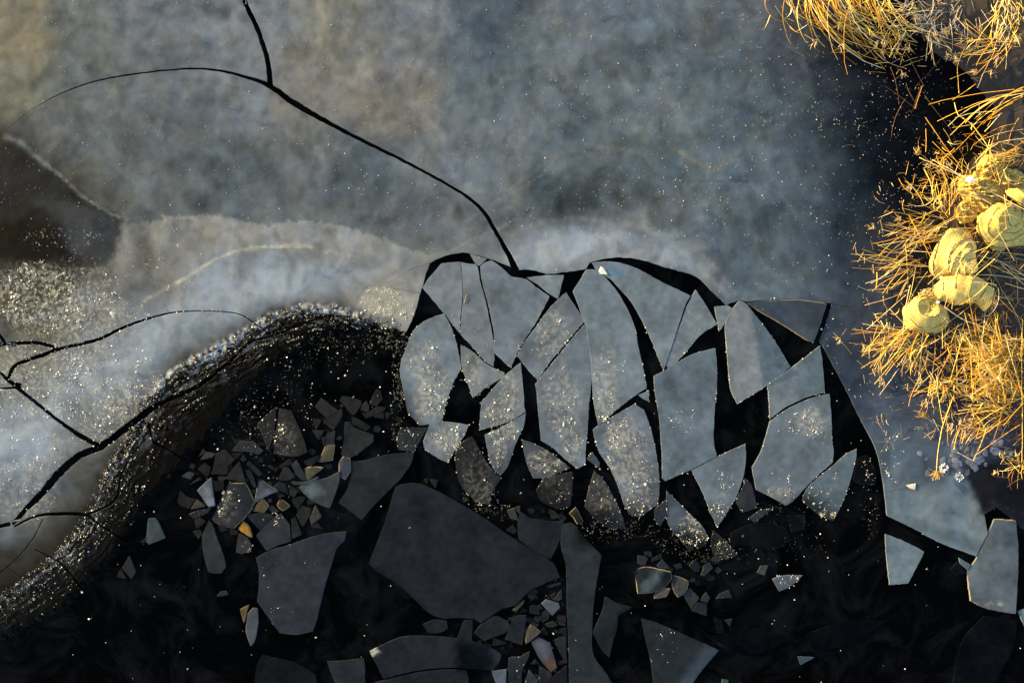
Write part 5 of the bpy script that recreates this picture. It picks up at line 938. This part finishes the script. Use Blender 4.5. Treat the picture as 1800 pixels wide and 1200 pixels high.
# single long stems (label, colour set, radius m, heights, photograph points)
ST = """pale straight pole slanting through the upper float~P~.0042~.05,.30~1616,277 1705,318 1800,368 1840,390
shorter pale pole above the long slanting pole~P~.0036~.12,.22~1639,281 1700,314
golden reed stem steeply leaning above the long pole~G~.0036~.22,.08~1627,207 1660,255 1702,312
golden stem crossing beside the steep leaning one~G~.0028~.14,.06~1639,249 1665,275 1691,301
short stem tilted up right across the leaning pair~G~.0030~.06,.18~1651,286 1678,260
long curved stem running down past the border arcs~G~.0042~.18,.16~1678,180 1684,202 1705,216 1732,251 1748,285 1758,319
stem curving down left of the upper float~G~.0028~.05,.16~1654,297 1664,317 1669,350 1669,378
pale stem over the netting heap, upper of two nearly level ones~P~.0030~.10,.16~1722,247 1760,234 1805,226
pale stem over the netting heap, lower of two nearly level ones~P~.0030~.10,.18~1736,256 1770,247 1812,242
light stem running right from the netting heap's upper edge~P~.0030~.08,.14~1720,271 1745,273 1782,282
reddish thin stem slanting across the two level stems~B~.0018~.04,.10~1784,223 1749,271
long golden stem passing in front of the coiled net~G~.0034~.16,.10~1597,378 1622,425 1650,479
long pale stem pointing left above the lower nets~P~.0026~.03,.10~1544,432 1590,423 1645,412
thin stem slanting down left beside the coiled net~P~.0020~.02,.12~1555,486 1580,464 1610,436
upright thin stem left of the coiled net~G~.0022~.02,.08~1591,430 1594,460 1596,500
short golden peg standing alone on dark ice left of the nets~G~.0048~.01,.03~1541,478 1542,492 1540,507
stem pointing left, level with the middle net~P~.0026~.03,.08~1520,536 1560,525 1596,510
bent stem ending in a hook left of the lowest net~P~.0024~.02,.08~1523,579 1545,560 1575,533 1592,519
stem going down right to the lowest net's corner~P~.0026~.03,.05~1564,543 1580,560 1590,570
level pale stem left of the lowest net~P~.0018~.01,.04~1531,571 1560,573 1597,577
long golden stem slanting from the lowest net to the lower left~G~.0030~.05,.01~1630,585 1590,618 1560,640 1534,649
long pale stem pointing to the smallest of the lower plates~P~.0026~.05,.01~1580,648 1562,672 1546,694
thick pale rope like stem falling right from the lowest net~P~.0052~.10,.05~1662,540 1690,560 1720,572 1760,588 1812,604
straight stem from the middle net's ring to the right border~G~.0030~.12,.03~1744,511 1765,534 1812,575
pale stem from the coiled net's side to the right border~P~.0034~.08,.06~1719,449 1758,460 1812,492
bright yellow stick lying right of the middle net~G~.0040~.03,.04~1741,484 1770,481
pale stick slanting up below the bright yellow one~P~.0028~.02,.06~1755,500 1793,481
stem rising steeply right of the coiled net~G~.0036~.06,.2~1745,442 1760,415 1780,390
vertical stem at the right border~G~.0030~.10,.14~1797,560 1796,650 1797,755 1796,812
tall stem bending below the crossing stems~G~.0030~.06,.12~1703,590 1707,642 1710,702
golden stem bridging from bare ice up to the dense reeds~G~.0036~.02,.14~1702,715 1735,680 1768,645
level stem running right from the spiky reeds~G~.0030~.04,.06~1625,618 1655,640 1680,654 1720,656 1757,654
upper thin stem dropping toward the lone tall stalk~G~.0026~.04,.08~1622,632 1630,655 1645,680 1657,744
tall stalk with a seed head standing on the lower ice~G~.0036~.12,.03~1675,697 1665,725 1656,752 1649,790 1646,830
small branch with a bud beside the tall stalk~P~.0024~.02,.08~1660,753 1640,742 1626,732
stem leading down left from the feathery pair to the bubbles~G~.0032~.10,.02~1733,756 1722,785 1711,808
golden stem rising from the bubbles to the right border~G~.0032~.02,.12~1717,798 1760,768 1793,746
short stem crossing the bubbles toward the right~P~.0028~.02,.04~1683,795 1700,804 1712,810
bent golden stem rising at the upper right over dark ice~G~.0030~.04,.10~1686,164 1684,140 1683,117 1692,92 1705,70
straight pale stem under the fringed golden reeds~P~.0030~.04,.12~1718,155 1732,122 1748,90
level golden stem tip over dark ice at the upper right~G~.0028~.02,.08~1670,139 1690,131 1718,122
golden stem below the level one at the upper right~G~.0034~.02,.09~1674,176 1694,163 1715,148
curved stem hanging from the small twiggy tuft~P~.0026~.08,.02~1536,89 1552,104 1570,114 1590,120
dark drowned stem under the small twiggy tuft~B~.0026~.02,.005~1580,75 1598,102 1612,128 1624,152"""
for row in ST.split('\n'):
    lb, pal, r, zs, pts = row.split('~'); z0, z1 = [float(v) for v in zs.split(',')]
    P = cat(np.array([[float(v) for v in q.split(',')] for q in pts.split()]), step=9); m = len(P)
    P3 = [W(p[0]+random.uniform(-.4,.4), p[1]+random.uniform(-.4,.4), z0+(z1-z0)*i/(m-1)) for i, p in enumerate(P)]
    c = gcol({'P': PALE, 'G': GOLD[:4], 'B': [(.16,.08,.03)]}[pal]); base = tuple(P3[0] if z0 < z1 else P3[-1]); base = (base[0], base[1], 0)
    root = empty('dry_reed', base); tag(root, lb, 'reed', 'single reed stems on the ice')
    t = Tufts(); t.tube(P3, float(r), float(r)*.6, c, 5)
    for i in range(3, m-1, 5):           # nodes
        t.tube([np.array(P3[i])-(np.array(P3[i+1])-np.array(P3[i]))*.12, np.array(P3[i])+(np.array(P3[i+1])-np.array(P3[i]))*.12], float(r)*1.35, float(r)*1.35, c, 5)
    t.make('stalk', root, base)
    if 'seed head' in lb or 'bud' in lb:
        h = Tufts(); e = P3[-1] if 'bud' in lb else P3[-1]
        ex, ey = P[-1][0], P[-1][1]
        for k in range(26):
            q, _ = arc(ex+random.uniform(-4,4), ey+random.uniform(-4,4), 100+random.gauss(0, 50) if 'seed' in lb else 200+random.gauss(0, 25), random.uniform(6, 14), e[2], e[2]+.02, 20, 2); h.tube(q, .0026, .001, gcol())
        h.make('seed_head', root, base)
# fallen yellow straw on the split plate
t = Tufts(); t.tube([W(816,532,.004), W(818,524,.006), W(820,517,.004)], .0012, .0006, (.6,.45,.15), 4)
t.make('straw', None, W(816,525,0), 'short yellow straw lying on the split plate', 'straw')
# loose litter of broken stems on the ice
lt = Tufts()
for i in range(260):
    x = random.gauss(1640, 55); y = random.uniform(250, 780); 
    if x < 1500 or x > 1860: continue
    P, _ = arc(x, y, random.uniform(0, 360), random.uniform(6, 26), .004, random.uniform(.004, .03), random.uniform(-60, 60), 3); lt.tube(P, random.uniform(.0008, .002), .0007, gcol(GOLD+PALE+[(.3,.15,.06),(.2,.1,.05)]))
o = lt.make('reed_litter', None, W(1640, 520, 0)); tag(o, kind='stuff')
ot = Tufts()
for i in range(750):
    x = random.gauss(1765, 42); y = random.choice((random.uniform(260, 860), random.gauss(620, 80)));
    if y > 760 and x < 1770: continue
    P, _ = arc(x, y, random.uniform(0, 360), random.uniform(14, 50), random.uniform(.005, .05), random.uniform(.005, .1), random.uniform(-30, 30), 3); ot.tube(P, random.uniform(.0009, .002), .0007, gcol([(.30,.13,.04),(.20,.08,.03),(.50,.26,.05),(.66,.40,.08)]))
o = ot.make('reed_thatch', None, W(1760, 520, 0)); tag(o, kind='stuff')

clump('thin stems fallen across the coiled and middle nets',1700,470,60,60,34,150,60,40,100,(.26,.32),(.2,.34),(-20,20),.4,.1,PALE+GOLD)
clump('thin stems fallen across the large round bundle',1770,370,40,40,30,140,60,40,90,(.24,.30),(.2,.3),(-20,20),.4,.1,PALE+GOLD)
# ---- nets
def ring_frame(c, nrm, r, n=28, ry=None):
    nrm = np.array(nrm, float); nrm /= np.linalg.norm(nrm); a = np.cross(nrm, (0, 0, 1) if abs(nrm[2]) < .9 else (0, 1, 0)); a /= np.linalg.norm(a); b = np.cross(nrm, a); ry = r if ry is None else ry; q = r*37.7+c[0]*3
    return np.array([np.array(c)+(a*r*math.cos(6.2832*k/n)+b*ry*math.sin(6.2832*k/n))*(1+.055*math.sin(2*6.2832*k/n+q)+.035*math.sin(3*6.2832*k/n+2.3*q)+.02*math.sin(5*6.2832*k/n+q))+np.array((0, 0, .012*math.sin(2*6.2832*k/n+3*q))) for k in range(n)])
def torus(P, r, n=5, closed=True):
    m = len(P); vs = []; fs = []
    cen = np.mean(P, 0)
    for i in range(m):
        d = P[(i+1) % m]-P[i-1] if closed else P[min(i+1, m-1)]-P[max(i-1, 0)]; d = d/max(np.linalg.norm(d), 1e-9); a = np.cross(d, (0.13, .21, .9)); a /= max(np.linalg.norm(a), 1e-9); b = np.cross(d, a)
        for k in range(n): t = 6.2832*k/n; vs.append(P[i]+r*(a*math.cos(t)+b*math.sin(t)))
    for i in range(m if closed else m-1):
        j = (i+1) % m
        for k in range(n): fs.append((i*n+k, i*n+(k+1) % n, j*n+(k+1) % n, j*n+k))
    return vs, fs
def tube_obj(name, P, r, mat, root, org, closed=False):
    v, f = torus(np.asarray(P, float), r, 5, closed); return mesh_obj(name, np.array(v)-np.array(org), f, mat, parent=root, flat=False)
def loft(rings, sag=0.0, seed=0, sub=5, cap=True, crease=0.006):
    """rings: list of (n,3) arrays -> surface with metric uv and creases"""
    n = len(rings[0]); rows = []; vv = [0.0]
    for i in range(len(rings)-1):
        for k in range(sub):
            t = k/sub; w = 4*t*(1-t); R = rings[i]*(1-t)+rings[i+1]*t; c = R.mean(0); R = c+(R-c)*(1-0.05*w); rows.append(R)
    rows.append(rings[-1])
    if cap:
        c = rings[-1].mean(0)
        for q in (.7, .35, .05): rows.append(c+(rings[-1]-c)*q)
    V = []; UV = []; v_ = 0
    for i, R in enumerate(rows):
        if i: v_ += np.linalg.norm(R.mean(0)-rows[i-1].mean(0))+abs(np.linalg.norm(R[0]-R.mean(0))-np.linalg.norm(rows[i-1][0]-rows[i-1].mean(0)))
        rad = np.linalg.norm(R[0]-R.mean(0)); cen = R.mean(0)
        for k in range(n):
            p = R[k]; d = p-cen; j = crease*.25*math.sin(k*1.9+i*1.3+seed)+crease*float(fbm(np.array([k/4.0+seed]), np.array([i/2.5]), seed)[0])*2.6; l = np.linalg.norm(d)
            V.append(p+(d/l*j if l > .02 else 0)); UV.append((k/n*0.55, v_))
    F = []
    for i in range(len(rows)-1):
        for k in range(n):
            F.append((i*n+k, i*n+(k+1) % n, (i+1)*n+(k+1) % n, (i+1)*n+k))
    V = np.array(V); V[:,2] = np.maximum(V[:,2], .004); UV = [(p[0]*.8+p[1]*.6+p[2]*.5+.02*math.sin(p[1]*22), p[1]*.8-p[0]*.6+p[2]*.5+.02*math.sin(p[0]*19)) for p in V]; return V, F, UV
def fyke(label, rings, mat, hoop_r=0.0034, seed=0, cap=True, name='fishing_net', crease=.006):
    org = (float(np.mean([r[0][0] for r in rings])), float(np.mean([r[0][1] for r in rings])), 0.0)
    root = empty(name, org); tag(root, label, 'fishing net', 'fishing nets heaped in the reeds')
    RR = [ring_frame(*r) for r in rings]; V, F, UV = loft(RR, seed=seed, cap=cap, crease=crease)
    mesh_obj('netting', V-np.array(org), F, mat, parent=root, uv=UV, flat=False)
    for R in RR:
        if np.linalg.norm(R[0]-R.mean(0)) > .05: R = R.copy(); R[:,2] = np.maximum(R[:,2], .004); tube_obj('hoop', R, hoop_r, M_HOOP, root, org, True)
    return root, org
P_ = lambda x, y, z: np.array(W(x, y, z))
# coiled net: collapsed cone of hoops, seen from above
rA, oA = fyke('coiled conical net with stacked hoops, above the two lower nets', [(P_(1676,452,.02),(.25,-.2,1),.285,32),(P_(1677,448,.10),(.25,-.2,1),.27,32),(P_(1690,452,.16),(.5,-.4,1),.205,32),(P_(1694,459,.19),(.5,-.4,1),.17,32),(P_(1700,463,.22),(.55,-.5,1),.13,32),(P_(1706,468,.24),(.6,-.5,1),.085,32),(P_(1714,475,.24),(.6,-.5,.8),.045,32)], M_NET, seed=1)
tube_obj('rope', cat([P_(1636,478,.02), P_(1650,484,.06), P_(1664,480,.05), P_(1672,492,.03)], step=.01), .004, M_ROPE, rA, oA)
rB, oB = fyke('barrel shaped net in the middle with an upright ring at its right end', [(P_(1640,508,.03),(1,-.1,.35),.03,26),(P_(1655,508,.08),(1,-.15,.5),.12,26),(P_(1683,506,.13),(1,-.2,.9),.165,26),(P_(1703,508,.14),(1,-.3,.55),.155,26),(P_(1722,512,.12),(1,-.4,.2),.11,26),(P_(1736,526,.11),(1,-.25,.15),.12,26)], M_NET, seed=4, cap=False)
rC, oC = fyke('flattened pale net lowest of the heap, with a dark mouth', [(P_(1636,536,.05),(.1,.5,1),.07,28,.05),(P_(1634,540,.13),(.1,.4,1),.13,28,.10),(P_(1628,550,.09),(.1,.2,1),.215,28,.17),(P_(1626,556,.01),(0,0,1),.235,28,.19)], M_NET, seed=8, cap=False, crease=.014)
rD, oD = fyke('large round bundle of netting at the right border', [(P_(1768,402,.02),(.1,0,1),.30,36,.24),(P_(1768,398,.14),(.15,0,1),.31,36,.24),(P_(1772,392,.17),(.2,-.1,1),.24,36,.18),(P_(1778,388,.20),(.3,-.2,1),.17,36,.13),(P_(1784,384,.20),(.3,-.2,1),.09,36,.08)], M_NET2, seed=12, crease=.016)
rE, oE = fyke('small dark net cone right of the netting heap', [(P_(1790,352,.05),(.4,.6,.8),.13,26),(P_(1786,346,.14),(.4,.6,.8),.12,26),(P_(1800,338,.2),(.5,.6,.7),.07,26)], M_NET2, seed=15)
# grey end ring of the middle net, mouth of the lowest
tube_obj('hoop', ring_frame(P_(1740,529,.10), (1,-.2,.12), .15, 28, .15)*np.array([1,1,1]) , .0026, M_ROPE, rB, oB, True)
for k in range(10):
    a = k/10*6.28; tube_obj('mouth_cord', [P_(1636+10*math.cos(a), 536+8*math.sin(a), .12), P_(1640, 540, .03)], .0012, M_HOOP, rC, oC)
def heap(label, cx, cy, rx, ry, h, ang, mat, seed):
    """crumpled netting: folded sheet draped in a mound"""
    n = 44; X, Y = np.meshgrid(np.linspace(-1, 1, n), np.linspace(-1, 1, n)); X = X.ravel(); Y = Y.ravel()
    q = np.hypot(X, Y)*(1+0.12*fbm(X*2+seed, Y*2, seed, 2)); t = R_(ang); u = X*math.cos(t)+Y*math.sin(t)
    fold = np.abs(fbm(X*1.5+seed, (Y+0.4*X)*4.5, seed+3, 4)); z = np.sqrt(np.clip(1-q**2, 0, 1))*h*(0.55+0.75*fold)+0.012*fbm(X*9, Y*9, seed+7, 3)*(q < 1)
    px = cx+(X*math.cos(t)-Y*math.sin(t)*ry/rx)*rx; py = cy+(X*math.sin(t)+Y*math.cos(t)*ry/rx)*rx
    V = np.array([W(a, b, max(c, .004)) for a, b, c in zip(px, py, z)]); org = np.array(W(cx, cy, 0))
    F = [(j*n+i, j*n+i+1, (j+1)*n+i+1, (j+1)*n+i) for j in range(n-1) for i in range(n-1) if q[j*n+i] < 1.02 and q[(j+1)*n+i+1] < 1.02]
    root = empty('netting_heap', org); tag(root, label, 'netting', 'fishing nets heaped in the reeds')
    mesh_obj('netting', V-org, F, mat, parent=root, uv=np.stack([X*rx*S+.03*np.sin(Y*7), Y*ry*S+.03*np.sin(X*6)], 1), flat=False)
    for k in range(3):
        a = random.uniform(-.5, .5); P = cat([W(cx+(-.8)*rx, cy+(a-.3)*ry, .03), W(cx-.2*rx, cy+a*ry, h*.8), W(cx+.4*rx, cy+(a+.2)*ry, h*.7), W(cx+.85*rx, cy+(a+.3)*ry, .04)], step=.02)
        tube_obj('rope', P, .0028, M_ROPE, root, org)
    return root
heap('crumpled brownish netting heap behind the large round bundle', 1728, 340, 48, 34, .20, 28, M_NET2, 3)
heap('tall folded netting under the long curved stem', 1742, 292, 20, 26, .16, 65, M_NET2, 9)
heap('netting spread at the right border above the round bundle', 1780, 322, 32, 26, .16, 10, M_NET2, 17)
heap('small dark folded netting left of the large bundle', 1700, 372, 20, 24, .08, 40, M_NET2, 23)
heap('draped netting joining the middle and the lowest net', 1640, 520, 28, 15, .07, -8, M_NET, 29)
def flt(label, x, y, z, a, b, h):
    import bmesh
    bm = bmesh.new(); bmesh.ops.create_uvsphere(bm, u_segments=16, v_segments=10, radius=1)
    for v in bm.verts: v.co = Vector((v.co.x*a*(1-.12*v.co.x**2), v.co.y*b, v.co.z*h))
    r = bmesh.ops.create_cone(bm, segments=12, radius1=b*.3, radius2=b*.3, depth=2*a*1.08, cap_ends=True)
    for v in r['verts']: v.co = Vector((v.co.z, v.co.y, v.co.x))
    me = bpy.data.meshes.new('net_float'); bm.to_mesh(me); bm.free(); me.materials.append(M_FLOAT); me.polygons.foreach_set('use_smooth', [True]*len(me.polygons))
    o = bpy.data.objects.new('net_float', me); sc.collection.objects.link(o); o.location = W(x, y, z); o.rotation_euler.z = .2; return tag(o, label, 'float', 'white net floats')
flt('largest white float, on the long slanting pole', 1705, 316, .21, .045, .032, .03)
flt('tiny white float on top of the draped netting', 1655, 488, .13, .017, .013, .012)
flt('tiny white float in the mouth of the lowest net', 1649, 531, .16, .018, .014, .012)
# frozen bubbles
def bubble(x, y, r, lb):
    n = 14; vs = []; fs = []
    prof = [(1.0, .0), (.92, .25), (.7, .42), (.4, .5), (0, .53)]
    for pr, ph in prof[:-1]:
        for k in range(n):
            a = 6.2832*k/n; w = 1+.12*math.sin(2*a+x)+.08*math.sin(3*a+y); vs.append((r*S*pr*w*math.cos(a), r*S*pr*w*math.sin(a), r*S*ph*.12))
    vs.append((0, 0, r*S*.53*.12)); m = len(prof)-1
    for i in range(m-1):
        for k in range(n): fs.append((i*n+k, i*n+(k+1) % n, (i+1)*n+(k+1) % n, (i+1)*n+k))
    for k in range(n): fs.append(((m-1)*n+k, (m-1)*n+(k+1) % n, m*n))
    kk = random.uniform(.35, 1); c = (.15*kk, .17*kk, .215*kk, .02)
    o = mesh_obj('ice_bubble', vs, fs, M_ICE, col=[c]*len(vs), flat=False); o.location = W(x, y, .001); return tag(o, lb, 'ice bubble', 'frozen white bubbles under the reeds')
for i in range(64):
    x = random.gauss(1705, 34); y = 800+random.gauss(0, 17)-(x-1705)*.25
    bubble(x, y, random.uniform(2.5, 7), 'round whitish bubble frozen into the ice beneath the lower reeds')
bubble(1659, 822, 8, 'frosty ringed bubble left of the other ringed one'); bubble(1686, 838, 8, 'frosty ringed bubble nearest to the thin dark crack')
n = 150; a = rng.uniform(0, 6.28, n); w = rng.integers(0, 2, n); x = np.where(w, 1659, 1686)+np.cos(a)*7.5*rng.uniform(.1, 1.1, n)**.6; y = np.where(w, 822, 838)+np.sin(a)*7.5*rng.uniform(.1, 1.1, n)**.6
crystal_obj('bubble_frost', x, y, rng.gamma(3, .5, n)+.5, rng.uniform(.2, .8, n), np.tile((.6,.6,.6), (n,1)), z0=np.full(n, .004))
# bluish hoar on the dark upper shore
x, y = blob(1690, 20, 110, 50, 500); crystal_obj('shore_hoar', x, y, rng.gamma(3, .8, 500)+.5, rng.uniform(.0, .3, 500), rng.uniform(.3,1,500)[:,None]*np.array((.22,.25,.32)), z0=np.full(500, .02))
